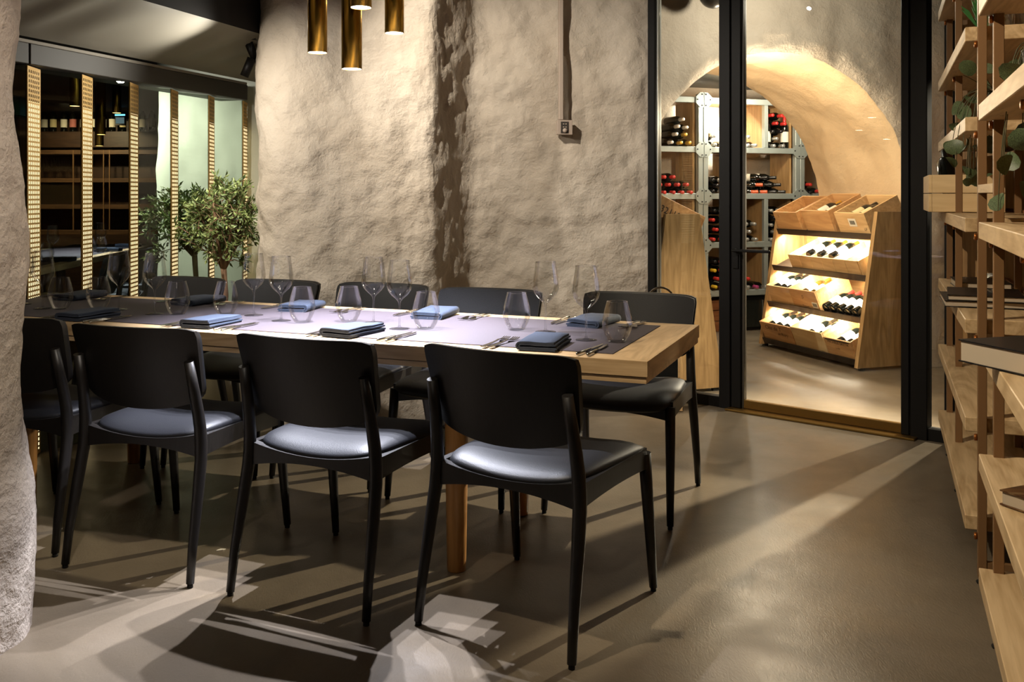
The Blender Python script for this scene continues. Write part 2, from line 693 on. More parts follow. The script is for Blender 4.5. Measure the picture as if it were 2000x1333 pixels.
mb = MB()
mb.prism([(b0.x, b0.y), (b1.x, b1.y), (-7.2, 12.2), (-7.2, -2.6)], 2.2, 2.26)
struct(mb.build('ceiling_far', M_dark_ceiling), 'dark ceiling of the room behind the screen')

def plaster_sheet(name, pts, z0, z1, nu, nz, mat, amp=0.03, seed=0.0, side=1, lean=None):
    sp = spline(pts, nu)
    nrm = []
    for i in range(nu + 1):
        t = (sp[min(i + 1, nu)] - sp[max(i - 1, 0)]).normalized()
        nrm.append(Vector((t.y, -t.x, 0)) * side)
    def fn(u, v):
        i = round(u * nu)
        z = z0 + (z1 - z0) * v
        p = sp[i] + Vector((0, 0, z))
        q = Vector((p.x * 1.0, p.y * 1.0, z)) + Vector((seed, seed * 0.7, seed * 0.3))
        # trowel lumps: broad swells, diagonal ridges, small dabs
        rot = Vector((q.x + 0.6 * q.z, q.y, q.z - 0.5 * q.x))
        d = amp * (0.9 * noise.noise(q * 1.9) + 0.62 * noise.noise(Vector((rot.x * 6.5, rot.y * 4, rot.z * 2.4))) + 0.42 * fbm(q * 8.0, 4))
        if lean:
            d += lean(z)
        return p + nrm[i] * d
    mb = MB()
    mb.grid(fn, nu, nz)
    return struct(mb.build(name, mat))

# back wall: flat part right of the table and the bulging pier on the left
WB = [(0.865, 5.72), (0.70, 5.69), (0.45, 5.66), (0.15, 5.62), (-0.05, 5.60), (-0.17, 5.58), (-0.235, 5.55), (-0.28, 5.47), (-0.33, 5.34), (-0.375, 5.22), (-0.41, 5.12), (-0.44, 5.085),
      (-0.50, 5.07), (-0.62, 5.055), (-0.85, 5.02), (-1.1, 5.0), (-1.27, 5.03), (-1.38, 5.13), (-1.43, 5.33), (-1.46, 5.6), (-1.5, 6.1), (-1.55, 6.6)]
plaster_sheet('wall_back', WB, 0.0, 2.78, 290, 180, M_plaster, 0.034, 3.1, -1,
              lambda z: 0.05 * max(0, 0.7 - z) ** 2 * 2)['label'] = 'rough trowelled white plaster wall with a bulging pier'
# near pier on the left
WP = [(-2.6, 2.95), (-1.9, 2.93), (-1.5, 2.84), (-1.37, 2.70), (-1.335, 2.56), (-1.35, 2.42), (-1.37, 2.2), (-1.40, 1.9), (-1.45, 1.55), (-1.7, 1.4), (-2.6, 1.35)]
plaster_sheet('wall_left', WP, 0.0, 2.78, 110, 170, M_plaster_pillar, 0.02, 8.4, -1,
              lambda z: -0.03 * z / 1.2 + 0.012 * math.sin(z * 7.0))['label'] = 'near plaster pier at the left edge of the picture'
# pale wall behind the glazed screen
WS = [(-1.45, 6.02), (-1.75, 6.04), (-2.1, 6.08), (-2.27, 6.10), (-2.33, 6.2), (-2.34, 6.5), (-2.34, 7.2)]
plaster_sheet('wall_screen', WS, 0.0, 2.25, 70, 60, M_plaster_smooth, 0.016, 1.3, -1)['label'] = 'pale smooth wall end behind the glazed screen'
# outer walls that close the place
M_wall_dark = plain('dark_wall_paint', '#2b241d', 0.8)
M_wall_mid = plain('brown_wall_paint', '#5b4c3c', 0.8)
slab('wall_front', -7.2, 6.4, -2.7, -2.6, 0, 2.85, M_wall_mid)
slab('wall_left_room', -7.3, -7.2, -2.7, 12.2, 0, 2.85, M_wall_dark)
slab('wall_far_room', -7.2, 6.4, 12.2, 12.3, 0, 2.85, M_wall_dark)
slab('wall_right_outer', 6.4, 6.5, -2.7, 12.3, 0, 2.85, M_wall_mid)

# right wall: oak panelling behind the bookcase (parallel to the table's short side)
VDIR = Vector((TS, TC, 0))
UDIR = Vector((TC, -TS, 0))
SH0 = Vector((1.295, 2.53, 0))     # first bookcase post
rw = bpy.data.objects.new('wall_right', None)
COL.objects.link(rw)
rw['kind'] = 'structure'
rw['label'] = 'oak panelled wall behind the bookcase'
rw.location = SH0 + UDIR * 0.36
rw.rotation_euler = (0, 0, -TH)     # local x = UDIR, local y = VDIR
y = -4.6
k = 0
while y < 2.18:
    y1 = min(y + 0.42, 2.2)
    MB().box(0, 0.03, y + 0.003, y1 - 0.003, 0, 2.76, None, 0.002, 1).build('panel', M_panel_wood, rw)
    y = y1
MB().box(0.03, 0.06, -4.6, 2.2, 0, 2.76).build('backing', M_dark_wood, rw)

# ---- wine cellar shell: arched plaster opening and passage
AC, AR, AS = 3.8, 1.1, 1.07
def arch_pt(t):
    """outline of the opening (l, z) for t in 0..1"""
    L1 = AS
    LA = PI * AR
    tot = 2 * L1 + LA
    s = t * tot
    if s < L1:
        return AC - AR, s, (-1, 0)
    s -= L1
    if s < LA:
        g = PI - s / AR
        return AC + AR * math.cos(g), AS + AR * math.sin(g) * 1.0, (math.cos(g), math.sin(g))
    s -= LA
    return AC + AR, AS - s, (1, 0)
A0, A1 = 5.25, 6.37
def rough(p, amp):
    return amp * (noise.noise(p * 2.3) + 0.6 * noise.noise(Vector((p.x * 7, p.y * 5, p.z * 3))) + 0.35 * fbm(p * 10, 3))
def arch_face(u, v):
    l, z, n = arch_pt(u)
    # outer rectangle point
    if n[1] < 0.01:
        lo, zo = (2.15 if n[0] < 0 else 6.6), z
    else:
        tx = ((6.6 - l) / n[0]) if n[0] > 1e-4 else (((2.15 - l) / n[0]) if n[0] < -1e-4 else 1e9)
        tz = (2.8 - z) / n[1]
        t = min(tx, tz)
        lo, zo = l + n[0] * t, z + n[1] * t
    ll = l + (lo - l) * v
    zz = z + (zo - z) * v
    p = K(ll, A0, zz)
    rr = rough(p, 0.03)
    rnd = 0.07 * math.exp(-((v * math.hypot(lo - l, zo - z)) / 0.08))
    return p + KD * (-rr + rnd)
def intrados(u, v):
    l, z, n = arch_pt(u)
    p = K(l, A0 + (A1 - A0) * v, z)
    edge = 0.05 * math.exp(-v / 0.05)
    rr = rough(p + Vector((5, 5, 5)), 0.028) * min(1, v * 6) + edge
    return p + (KB * n[0] + Vector((0, 0, n[1]))) * rr + (KD * (0.07 + -rough(K(l, A0, z), 0.03)) * (1 - v) ** 12)
mb = MB()
mb.grid(arch_face, 150, 46)
struct(mb.build('wall_cellar', M_plaster), 'plaster wall with arched opening to the wine cellar')
mb = MB()
mb.grid(intrados, 150, 40)
struct(mb.build('wall_passage', M_plaster_vault), 'vaulted plaster passage of the wine cellar')
def kslab(name, l0, l1, a0, a1, z0, z1, mat):
    M = Matrix.Rotation(KA, 4, 'Z')
    return struct(MB().box(l0, l1, a0, a1, z0, z1, M).build(name, mat))
kslab('wall_cellar_back', 2.9, 7.2, 7.72, 7.8, 0, 2.3, M_plaster)
kslab('wall_cellar_side', 6.9, 7.0, 5.25, 7.8, 0, 2.3, M_plaster)
kslab('wall_cellar_inner', 2.6, 2.7, 6.37, 7.8, 0, 2.3, M_plaster)
M_cellar_ceiling = plain('grey_metal_ceiling', '#4a4d4c', 0.5, 0.3)
kslab('ceiling_cellar', 2.0, 7.2, 6.36, 7.8, 2.22, 2.3, M_cellar_ceiling)

# ------------------------------------------------------------------ glazed front of the cellar
G0 = Vector((0.88, 5.70, 0))
GD = Vector((0.764, -0.6452, 0)).normalized()
GANG = math.atan2(GD.y, GD.x)
def gthing(name, label):
    o = bpy.data.objects.new(name, None)
    COL.objects.link(o)
    o.location = G0
    o.rotation_euler = (0, 0, GANG)
    o['kind'] = 'structure'
    o['label'] = label
    return o
HT = 2.74
g = gthing('window_1', 'fixed glass pane in a black metal frame left of the cellar door')
MB().box(-0.037, 0.012, -0.05, 0.03, 0, HT, None, 0.003, 1).build('post', M_black_metal, g)
MB().box(0.016, 0.023, -0.03, 0.01, 0, HT).build('bead', M_steel, g)
MB().box(0.439, 0.508, -0.05, 0.03, 0, HT, None, 0.003, 1).build('post', M_black_metal, g)
MB().box(0.023, 0.439, -0.04, 0.02, 0.0, 0.06, None, 0.002, 1).build('bottom_rail', M_black_metal, g)
MB().box(0.023, 0.439, -0.012, -0.004, 0.06, HT).build('glass_pane', M_glass, g)
g = gthing('door_1', 'glass cellar door with black stiles and brass bottom rail')
MB().box(0.512, 0.572, -0.045, 0.015, 0.012, HT, None, 0.004, 1).build('stile', M_black_metal, g)
MB().box(0.572, 0.583, -0.03, 0.005, 0.012, HT).build('edge_seal', plain('dark_seal', '#2a2216', 0.6), g)
MB().box(1.447, 1.488, -0.045, 0.015, 0.012, HT, None, 0.004, 1).build('stile', M_black_metal, g)
MB().box(0.583, 1.447, -0.018, -0.008, 0.05, HT).build('glass_pane', M_glass, g)
MB().box(0.583, 1.447, -0.03, 0.004, 0.014, 0.06, None, 0.002, 1).build('bottom_rail', M_brass_floor, g)
mb = MB()
mb.box(0.535, 0.555, -0.075, -0.045, 0.895, 0.915, None, 0.003, 1)
mb.box(0.535, 0.765, -0.09, -0.072, 0.897, 0.913, None, 0.004, 1)
mb.build('lever_handle', M_black_metal, g)
MB().box(0.528, 0.56, -0.052, -0.044, 0.80, 0.88, None, 0.002, 1).build('lock_plate', M_black_metal, g)
g = gthing('window_2', 'narrow glass sidelight beside the bookcase')
MB().box(1.494, 1.575, -0.05, 0.03, 0, HT, None, 0.003, 1).build('post', M_black_metal, g)
MB().box(1.575, 1.655, -0.04, 0.02, 0.0, 0.06, None, 0.002, 1).build('bottom_rail', M_black_metal, g)
MB().box(1.575, 1.655, -0.012, -0.004, 0.06, HT).build('glass_pane', M_glass, g)
MB().box(1.655, 1.70, -0.05, 0.03, 0, HT, None, 0.003, 1).build('post', M_black_metal, g)
MB().box(1.70, 2.04, -0.02, 0.01, 0, HT, None, 0.003, 1).build('light_block_panel', M_panel_wood, g)  # opaque panel added to stop cellar light beyond the sidelight
g = gthing('trim_1', 'brass threshold strip under the cellar door')
MB().box(0.50, 1.53, -0.10, -0.01, 0.0, 0.012, None, 0.003, 1).build('threshold', M_brass_floor, g)
# oak panel standing against the cellar wall, seen through the sidelight
MW = Matrix.Rotation(KA, 4, 'Z')
o = MB().box(4.98, 5.75, 5.06, 5.12, 0.03, 2.28, MW, 0.004, 1).build('wall_panel', M_oak_z)
tag(o, 'tall plain oak panel behind the narrow sidelight', 'wood panel')

# ------------------------------------------------------------------ screen with perforated strips and tinted glass
def screen():
    ztop = 1.814
    pk = []
    for px in (-70.0, 53.5, 160.5, 254, 335, 408.5, 475, 545):
        y = 125 + 0.166 * (px - 53.5)
        D = (ztop - CAMH) * FPX / (380 - y)
        pk.append(Vector(((px - 1000) / FPX * D, D, 0)))
    sd = Vector((-0.1, 0.995, 0)).normalized()
    W = 0.15
    beam_dir = (pk[6] - pk[1]).normalized()
    bn = Vector((-beam_dir.y, beam_dir.x, 0))
    scr = thing('glazed_screen', 'glazed screen with backlit perforated gold strips under a grey beam', 'screen')
    bo = bpy.data.objects.new('beam', None)
    COL.objects.link(bo)
    bo.parent = scr
    bo.location = pk[1] + Vector((0, 0, ztop)) - bn * 0.01
    bo.rotation_euler = (0, 0, math.atan2(beam_dir.y, beam_dir.x))
    L = (pk[6] - pk[1]).length
    M_beam = plain('grey_beam_paint', '#3d3a35', 0.6)
    MB().box(0.008, L + 0.035, 0, 0.2, 0.0, 0.095, None, 0.003, 1).build('beam_section', M_beam, bo)
    MB().box(-2.2, 0.0, 0, 0.2, 0.0, 0.095, None, 0.003, 1).build('beam_section', M_beam, bo)
    MB().box(-2.2, L + 0.035, 0.004, 0.2, 0.096, 0.112, None, 0.002, 1).build('top_lip', plain('beam_lip', '#8d867a', 0.7), bo)
    # perforated strips
    nx, nz = 6, 80
    Hs = ztop - 0.012
    def plate():
        mb = MB()
        bm = mb.bm
        mx, mz = 0.010, 0.012
        cw = (W - 2 * mx) / nx
        ch = (Hs - 2 * mz) / nz
        xs = [0.0]
        for i in range(nx):
            xs += [mx + cw * i + cw * 0.26, mx + cw * i + cw * 0.74]
        xs.append(W)
        zs = [0.0]
        for j in range(nz):
            zs += [mz + ch * j + ch * 0.2, mz + ch * j + ch * 0.8]
        zs.append(Hs)
        for face_y in (0.0,):
            vv = [[bm.verts.new((x, face_y, z)) for z in zs] for x in xs]
            for i in range(len(xs) - 1):
                for j in range(len(zs) - 1):
                    if i % 2 == 1 and j % 2 == 1:
                        continue
                    bm.faces.new((vv[i][j], vv[i + 1][j], vv[i + 1][j + 1], vv[i][j + 1]))
        return mb.mesh('perforated_plate', M_gold)
    pm = plate()
    bm_ = MB().box(0.004, W - 0.004, 0.0012, 0.003, 0.02, Hs - 0.16).mesh('backlight', M_strip_glow)
    ed = MB().box(-0.003, 0.0, -0.001, 0.005, 0, Hs).mesh('edge_profile', M_brass_floor)
    ang = math.atan2(sd.y, sd.x)
    bkp = MB().box(0.0, W, 0.0035, 0.005, 0, Hs).mesh('back_plate', M_brass_floor)
    for k in range(1, 7):
        t = place('perforated_strip', pm, scr, pk[k] + Vector((0, 0, 0.006)), (0, 0, ang))
        place('backlight', bm_, t)
        place('edge_profile', ed, t)
        place('back_plate', bkp, t)
    for k in range(0, 7):
        a = pk[k] + sd * (W + 0.004)
        b = pk[k + 1] + sd * 0.0
        d = b - a
        if k == 6:
            continue
        Mx = Matrix.Translation(a) @ Matrix.Rotation(math.atan2(d.y, d.x), 4, 'Z')
        MB().box(0.002, d.length - 0.004, 0, 0.008, 0.006, ztop - 0.006, Mx).build('glass_pane', M_glass_green, scr)
screen()

# ================================================================== CHAIRS
def chair_proto():
    t = thing('dining_chair', 'x', 'chair')
    # seat cushion (saddled)
    def cushion(u, v):
        # u around profile rings is handled by a rounded grid: top surface plus rim
        return None
    mb = MB()
    bm = mb.bm
    nx, ny = 18, 16
    def halfw(y):
        f = (y + 0.20) / 0.46
        return 0.212 + 0.030 * f
    y0, y1 = -0.195, 0.265
    def outline(s, tt):
        # superellipse-ish mapping of square to rounded seat
        x = s
        y = tt
        r = max(abs(x), abs(y))
        k = (abs(x) ** 7 + abs(y) ** 7) ** (1 / 7) if r > 0 else 1
        if k > 0:
            x, y = x * r / k, y * r / k
        yy = y0 + (y1 - y0) * (y * 0.5 + 0.5)
        return x * halfw(yy), yy, r
    def saddle(x, y):
        return 0.024 * (x / 0.22) ** 2 * (0.5 + 0.5 * min(1, max(0, (0.26 - y) / 0.3))) - 0.010 * max(0, (y - 0.16) / 0.1) ** 2
    def top(u, v):
        x, y, r = outline(u * 2 - 1, v * 2 - 1)
        return Vector((x, y, 0.452 + saddle(x, y) + 0.018 * (1 - r ** 5) - 0.008 * r ** 8))
    def bot(u, v):
        x, y, r = outline(u * 2 - 1, v * 2 - 1)
        return Vector((x * 0.98, y * 0.99, 0.418 + saddle(x, y)))
    nn = 20
    gt = [[bm.verts.new(top(i / nn, j / nn)) for j in range(nn + 1)] for i in range(nn + 1)]
    gb = [[bm.verts.new(bot(i / nn, j / nn)) for j in range(nn + 1)] for i in range(nn + 1)]
    for i in range(nn):
        for j in range(nn):
            bm.faces.new((gt[i][j], gt[i + 1][j], gt[i + 1][j + 1], gt[i][j + 1])).smooth = True
            bm.faces.new((gb[i][j], gb[i][j + 1], gb[i + 1][j + 1], gb[i + 1][j])).smooth = True
    ring = [(i, 0) for i in range(nn)] + [(nn, j) for j in range(nn)] + [(i, nn) for i in range(nn, 0, -1)] + [(0, j) for j in range(nn, 0, -1)]
    mid = []
    for i, j in ring:
        a, b = gt[i][j].co, gb[i][j].co
        c = (a + b) * 0.5
        o = Vector((c.x, c.y - 0.03, 0)).normalized() * 0.012
        mid.append(bm.verts.new(c + o))
    m = len(ring)
    for q in range(m):
        p = (q + 1) % m
        bm.faces.new((gt[ring[q][0]][ring[q][1]], mid[q], mid[p], gt[ring[p][0]][ring[p][1]])).smooth = True
        bm.faces.new((mid[q], gb[ring[q][0]][ring[q][1]], gb[ring[p][0]][ring[p][1]], mid[p])).smooth = True
    mb.build('seat', M_leather, t)
    # rails
    def rail(name, p, q, zt0, zb0, arch, dip, thick):
        mb = MB()
        n = 14
        p = Vector(p)
        q = Vector(q)
        d = (q - p).normalized()
        nn_ = Vector((-d.y, d.x, 0))
        bm = mb.bm
        cols = []
        for i in range(n + 1):
            f = i / n
            c = p.lerp(q, f)
            h = 4 * f * (1 - f)
            zb = zb0 + arch * h
            zt = zt0 - dip * h
            cols.append([bm.verts.new(c + nn_ * s * thick / 2 + Vector((0, 0, z))) for s, z in ((-1, zb), (1, zb), (1, zt), (-1, zt))])
        for a, b in zip(cols[:-1], cols[1:]):
            for k in range(4):
                bm.faces.new((a[k], a[(k + 1) % 4], b[(k + 1) % 4], b[k]))
        bm.faces.new(cols[0])
        bm.faces.new(cols[-1][::-1])
        return mb.build(name, M_black_wood, t)
    rail('rear_rail', (-0.218, -0.198, 0), (0.218, -0.198, 0), 0.455, 0.384, 0.022, 0.025, 0.024)
    rail('front_rail', (-0.222, 0.225, 0), (0.222, 0.225, 0), 0.44, 0.384, 0.02, 0.02, 0.022)
    for s in (-1, 1):
        rail('side_rail', (s * 0.226, -0.19, 0), (s * 0.232, 0.225, 0), 0.452, 0.388, 0.008, 0.0, 0.022)
    # legs
    for s in (-1, 1):
        mb = MB()
        mb.tube([(s * 0.243, -0.277, 0.012), (s * 0.241, -0.262, 0.12), (s * 0.236, -0.228, 0.28), (s * 0.2315, -0.208, 0.38), (s * 0.229, -0.204, 0.43), (s * 0.2265, -0.206, 0.48), (s * 0.2235, -0.214, 0.535),
                 (s * 0.2195, -0.227, 0.60), (s * 0.216, -0.248, 0.695)], [0.0125, 0.0145, 0.018, 0.0195, 0.0198, 0.0192, 0.0184, 0.0172, 0.0155], 16)
        l = mb.build('leg', M_black_wood, t)
        MB().lathe([(0, 0.0), (0.009, 0.0), (0.009, 0.014), (0, 0.014)], 10, Matrix.Translation((s * 0.243, -0.277, 0))).build('glide', M_rubber, l)
        mb = MB()
        mb.tube([(s * 0.243, 0.277, 0.012), (s * 0.240, 0.262, 0.15), (s * 0.236, 0.242, 0.32), (s * 0.233, 0.230, 0.435)], [0.0125, 0.0155, 0.0185, 0.0195], 14)
        l = mb.build('leg', M_black_wood, t)
        MB().lathe([(0, 0.0), (0.009, 0.0), (0.009, 0.014), (0, 0.014)], 10, Matrix.Translation((s * 0.243, 0.277, 0))).build('glide', M_rubber, l)
    # backrest panel and leather pad
    def panel(name, off0, off1, inset, mat):
        mb = MB()
        bm = mb.bm
        nx, nz = 22, 12
        def pt(i, j, off):
            u = i / nx * 2 - 1
            v = j / nz
            ztop = 0.800 - inset - 0.010 * abs(u) ** 12
            zbot = 0.525 + inset + 0.036 * abs(u) ** 2.2 + 0.012 * abs(u) ** 14
            z = zbot + (ztop - zbot) * v
            hw = (0.228 + 0.018 * v) - inset - 0.006 * (abs(v - 0.5) * 2) ** 10
            x = u * hw
            yb = -0.213 - 0.30 * (z - 0.62) + 0.034 * ((x / 0.21) ** 2 - 1)
            return Vector((x, yb + off, z))
        A = [[bm.verts.new(pt(i, j, off0)) for j in range(nz + 1)] for i in range(nx + 1)]
        B = [[bm.verts.new(pt(i, j, off1)) for j in range(nz + 1)] for i in range(nx + 1)]
        for i in range(nx):
            for j in range(nz):
                bm.faces.new((A[i][j], A[i + 1][j], A[i + 1][j + 1], A[i][j + 1]))
                bm.faces.new((B[i][j], B[i][j + 1], B[i + 1][j + 1], B[i + 1][j]))
        rg = [(i, 0) for i in range(nx)] + [(nx, j) for j in range(nz)] + [(i, nz) for i in range(nx, 0, -1)] + [(0, j) for j in range(nz, 0, -1)]
        for q in range(len(rg)):
            a, b = rg[q], rg[(q + 1) % len(rg)]
            bm.faces.new((A[a[0]][a[1]], B[a[0]][a[1]], B[b[0]][b[1]], A[b[0]][b[1]]))
        o = mb.build(name, mat, t)
        smooth(o, 50)
        return o
    panel('backrest', 0.0, 0.014, 0.0, M_black_wood)
    panel('back_pad', 0.0145, 0.030, 0.004, M_leather)
    return t

CH = chair_proto()
chairs = [
    (0.312, -0.035, -9.0, False, 'black dining chair in the foreground, nearest to the bookcase, seen from behind'),
    (0.962, -0.04, -2.5, False, 'black dining chair seen from behind, second from the right on the near side'),
    (1.628, -0.04, 3.0, False, 'black dining chair seen from behind, third from the right on the near side'),
    (2.235, -0.02, 6.0, False, 'black dining chair partly hidden by the near plaster pier'),
    (0.335, 1.02, 0.0, True, 'black leather chair on the far side at the free table corner'),
    (0.985, 0.955, 2.0, True, 'black leather chair facing us in front of the flat plaster wall'),
    (1.565, 1.0, -1.0, True, 'black leather chair facing us at the right end of the plaster bulge'),
    (2.125, 0.965, 1.0, True, 'black leather chair facing us at the left end of the plaster bulge'),
    (2.66, 0.93, -4.0, True, 'black leather chair facing us before the olive trunks'),
]
for i, (a, b, rz, far, lab) in enumerate(chairs):
    c = CH if i == 0 else clone(CH)
    c.location = T(a, b)
    c.rotation_euler = (0, 0, -TH + (PI if far else 0) + R(rz))
    c['label'] = lab
    c['group'] = 'dining chairs at the long table'

# ================================================================== TABLE
tb = thing('dining_table', 'long oak dining table with a dark woven centre inlay and round legs', 'table', T(0, 0), -TH + PI)
# local x runs leftwards along the table, local y runs towards the camera -> far side is negative y
TL, TW = 3.2, 0.817
zt, th1 = 0.74, 0.045
ib = 0.085
def mitre(x0, x1, far):
    s = -TW if far else 0.0
    i = -TW + ib if far else -ib
    return [(x0, s), (x1, s), (x1 - 0.13, i), (x0 + 0.13, i)]
fr_x = 0.125
mb = MB()
mb.prism([(0, 0), (TL, 0), (TL - fr_x, -ib), (fr_x, -ib)], zt - th1, zt)
mb.build('edge_board', M_table_x, tb)
mb = MB()
mb.prism([(0, -TW), (fr_x, -TW + ib), (TL - fr_x, -TW + ib), (TL, -TW)], zt - th1, zt)
mb.build('edge_board', M_table_x, tb)
mb = MB()
mb.prism([(0, -0.0008), (fr_x, -ib - 0.0003), (fr_x, -TW + ib + 0.0003), (0, -TW + 0.0008)], zt - th1, zt)
mb.build('edge_board', M_table_y, tb)
mb = MB()
mb.prism([(TL, -0.0008), (TL, -TW + 0.0008), (TL - fr_x, -TW + ib + 0.0003), (TL - fr_x, -ib - 0.0003)], zt - th1, zt)
mb.build('edge_board', M_table_y, tb)
MB().box(0.004, TL - 0.004, -TW + 0.004, -0.004, zt - th1 - 0.020, zt - th1 - 0.003).build('lower_board', M_table_x, tb)
MB().box(fr_x - 0.001, TL - fr_x + 0.001, -TW + ib - 0.001, -ib + 0.001, zt - th1, zt - 0.003).build('core', M_dark_wood, tb)
MB().box(fr_x, TL - fr_x, -TW + ib, -ib, zt - 0.003, zt + 0.0025).build('runner', M_runner, tb)
for lx, ly in ((0.66, -0.125), (0.66, -0.70), (2.54, -0.125), (2.54, -0.70)):
    MB().lathe([(0, 0.0), (0.029, 0.0), (0.031, 0.004), (0.037, 0.35), (0.040, zt - th1 - 0.02)], 24, Matrix.Translation((lx, ly, 0))).build('leg', M_leg, tb)

# ================================================================== TABLEWARE
ZT = zt + 0.0025
wine_prof_o = [(0.0, 0.0), (0.036, 0.0), (0.0365, 0.0012), (0.020, 0.0035), (0.006, 0.007), (0.0036, 0.014), (0.0032, 0.05), (0.0034, 0.085), (0.0052, 0.097),
               (0.013, 0.106), (0.030, 0.121), (0.0405, 0.136), (0.0455, 0.152), (0.0448, 0.166), (0.0415, 0.195), (0.0378, 0.222), (0.0352, 0.243)]
wine_prof_i = [(0.0344, 0.243), (0.0370, 0.222), (0.0407, 0.195), (0.0440, 0.166), (0.0446, 0.152), (0.0396, 0.137), (0.029, 0.1225), (0.012, 0.1085), (0.0, 0.1055)]
def rim(mb, r, z, t=0.0009):
    mb.tube([(r * math.cos(2 * PI * k / 36), r * math.sin(2 * PI * k / 36), z) for k in range(37)], t, 6, False)
    return mb
WINE = rim(MB().lathe(wine_prof_o, 40), 0.0352, 0.243).mesh('wine_glass', M_crystal)
tum_o = [(0.0, 0.0), (0.026, 0.0), (0.029, 0.003), (0.040, 0.022), (0.0475, 0.045), (0.049, 0.060), (0.0465, 0.080), (0.0395, 0.108), (0.0335, 0.131)]
tum_i = [(0.0325, 0.131), (0.0385, 0.108), (0.0455, 0.080), (0.048, 0.060), (0.0465, 0.046), (0.039, 0.024), (0.028, 0.008), (0.0, 0.0065)]
TUM = rim(MB().lathe(tum_o, 40), 0.0335, 0.131, 0.0010).mesh('stemless_glass', M_crystal)

near_w = ['at the near place closest to the free table corner', 'at the second near place from the right', 'at the third near place from the right',
          'at the fourth near place from the right', 'at the near place beside the plaster pier']
far_w = ['at the far place closest to the free table corner', 'at the second far place from the right', 'at the third far place from the right',
         'at the fourth far place from the right', 'at the far place beside the plaster pier']
def glassware(me, name, lab, cat, spots, grp):
    for (a, b, side, k) in spots:
        o = place(name, me, None, T(a, b, ZT))
        o.rotation_euler = (0, 0, a * 3)
        tag(o, lab + ' ' + (near_w if side == 'n' else far_w)[k], cat, grp)
glassware(WINE, 'wine_glass', 'tall stemmed wine glass', 'wine glass',
          [(0.277, 0.307, 'n', 0), (0.970, 0.311, 'n', 1), (1.486, 0.333, 'n', 2), (2.075, 0.316, 'n', 3), (2.637, 0.284, 'n', 4),
           (0.462, 0.432, 'f', 0), (1.133, 0.412, 'f', 1), (1.682, 0.428, 'f', 2), (2.315, 0.374, 'f', 3), (2.857, 0.376, 'f', 4)], 'wine glasses on the long table')
glassware(TUM, 'stemless_glass', 'round stemless water glass', 'water glass',
          [(0.172, 0.305, 'n', 0), (0.882, 0.345, 'n', 1), (1.390, 0.328, 'n', 2), (1.985, 0.343, 'n', 3), (2.560, 0.304, 'n', 4),
           (0.574, 0.441, 'f', 0), (1.238, 0.410, 'f', 1), (1.796, 0.401, 'f', 2), (2.420, 0.370, 'f', 3)], 'water glasses on the long table')

def napkin_mesh(seed):
    rnd = random.Random(seed)
    mb = MB()
    bm = mb.bm
    def upath(zl, zu, xr0, xr1, xl):
        r = (zu - zl) / 2
        pts = [(xr0, zl)] + [(xr0 + (xl - xr0) * f, zl) for f in (0.25, 0.5, 0.75)] + [(xl, zl)]
        for k in range(1, 6):
            g = -PI / 2 - PI * k / 6
            pts.append((xl + r * math.cos(g), (zl + zu) / 2 + r * math.sin(g)))
        pts += [(xl, zu)] + [(xl + (xr1 - xl) * f, zu) for f in (0.25, 0.5, 0.75)] + [(xr1, zu)]
        return pts
    for (zl, zu, xr0, xr1, xl, thk) in ((0.003, 0.0255, 0.060, 0.056, -0.052, 0.0055), (0.0092, 0.0192, 0.064, 0.061, -0.050, 0.0052)):
        path = upath(zl, zu, xr0, xr1, xl)
        n = len(path)
        ny = 12
        rows = []
        for j in range(ny + 1):
            y = -0.1 + 0.2 * j / ny
            row_o, row_i = [], []
            for i, (x, z) in enumerate(path):
                p0, p1 = path[max(i - 1, 0)], path[min(i + 1, n - 1)]
                tx, tz = p1[0] - p0[0], p1[1] - p0[1]
                ln = math.hypot(tx, tz)
                nx_, nz_ = tz / ln, -tx / ln
                wob = 0.0035 * noise.noise(Vector((x * 18 + seed * 3, y * 14, seed)))
                lift = z / 0.026
                dz = wob * lift + 0.0018 * math.sin(y * 20 + seed) * lift
                dx = 0.003 * noise.noise(Vector((seed, y * 15, 3)))
                row_o.append(bm.verts.new((x + dx + nx_ * thk / 2, y, max(0.0003, z + dz - nz_ * -thk / 2))))
                row_i.append(bm.verts.new((x + dx - nx_ * thk / 2, y, max(0.0003, z + dz - nz_ * thk / 2))))
            rows.append((row_o, row_i))
        for j in range(ny):
            for i in range(n - 1):
                for q in (0, 1):
                    a, b = rows[j][q], rows[j + 1][q]
                    f = bm.faces.new((a[i], a[i + 1], b[i + 1], b[i]))
                    f.smooth = True
            for i in (0, n - 1):
                bm.faces.new((rows[j][0][i], rows[j][1][i], rows[j + 1][1][i], rows[j + 1][0][i]))
        for j in (0, ny):
            for i in range(n - 1):
                bm.faces.new((rows[j][0][i], rows[j][0][i + 1], rows[j][1][i + 1], rows[j][1][i]))
    return mb.mesh('folded_napkin', M_napkin)
NAPS = [napkin_mesh(s) for s in (1, 2, 3)]

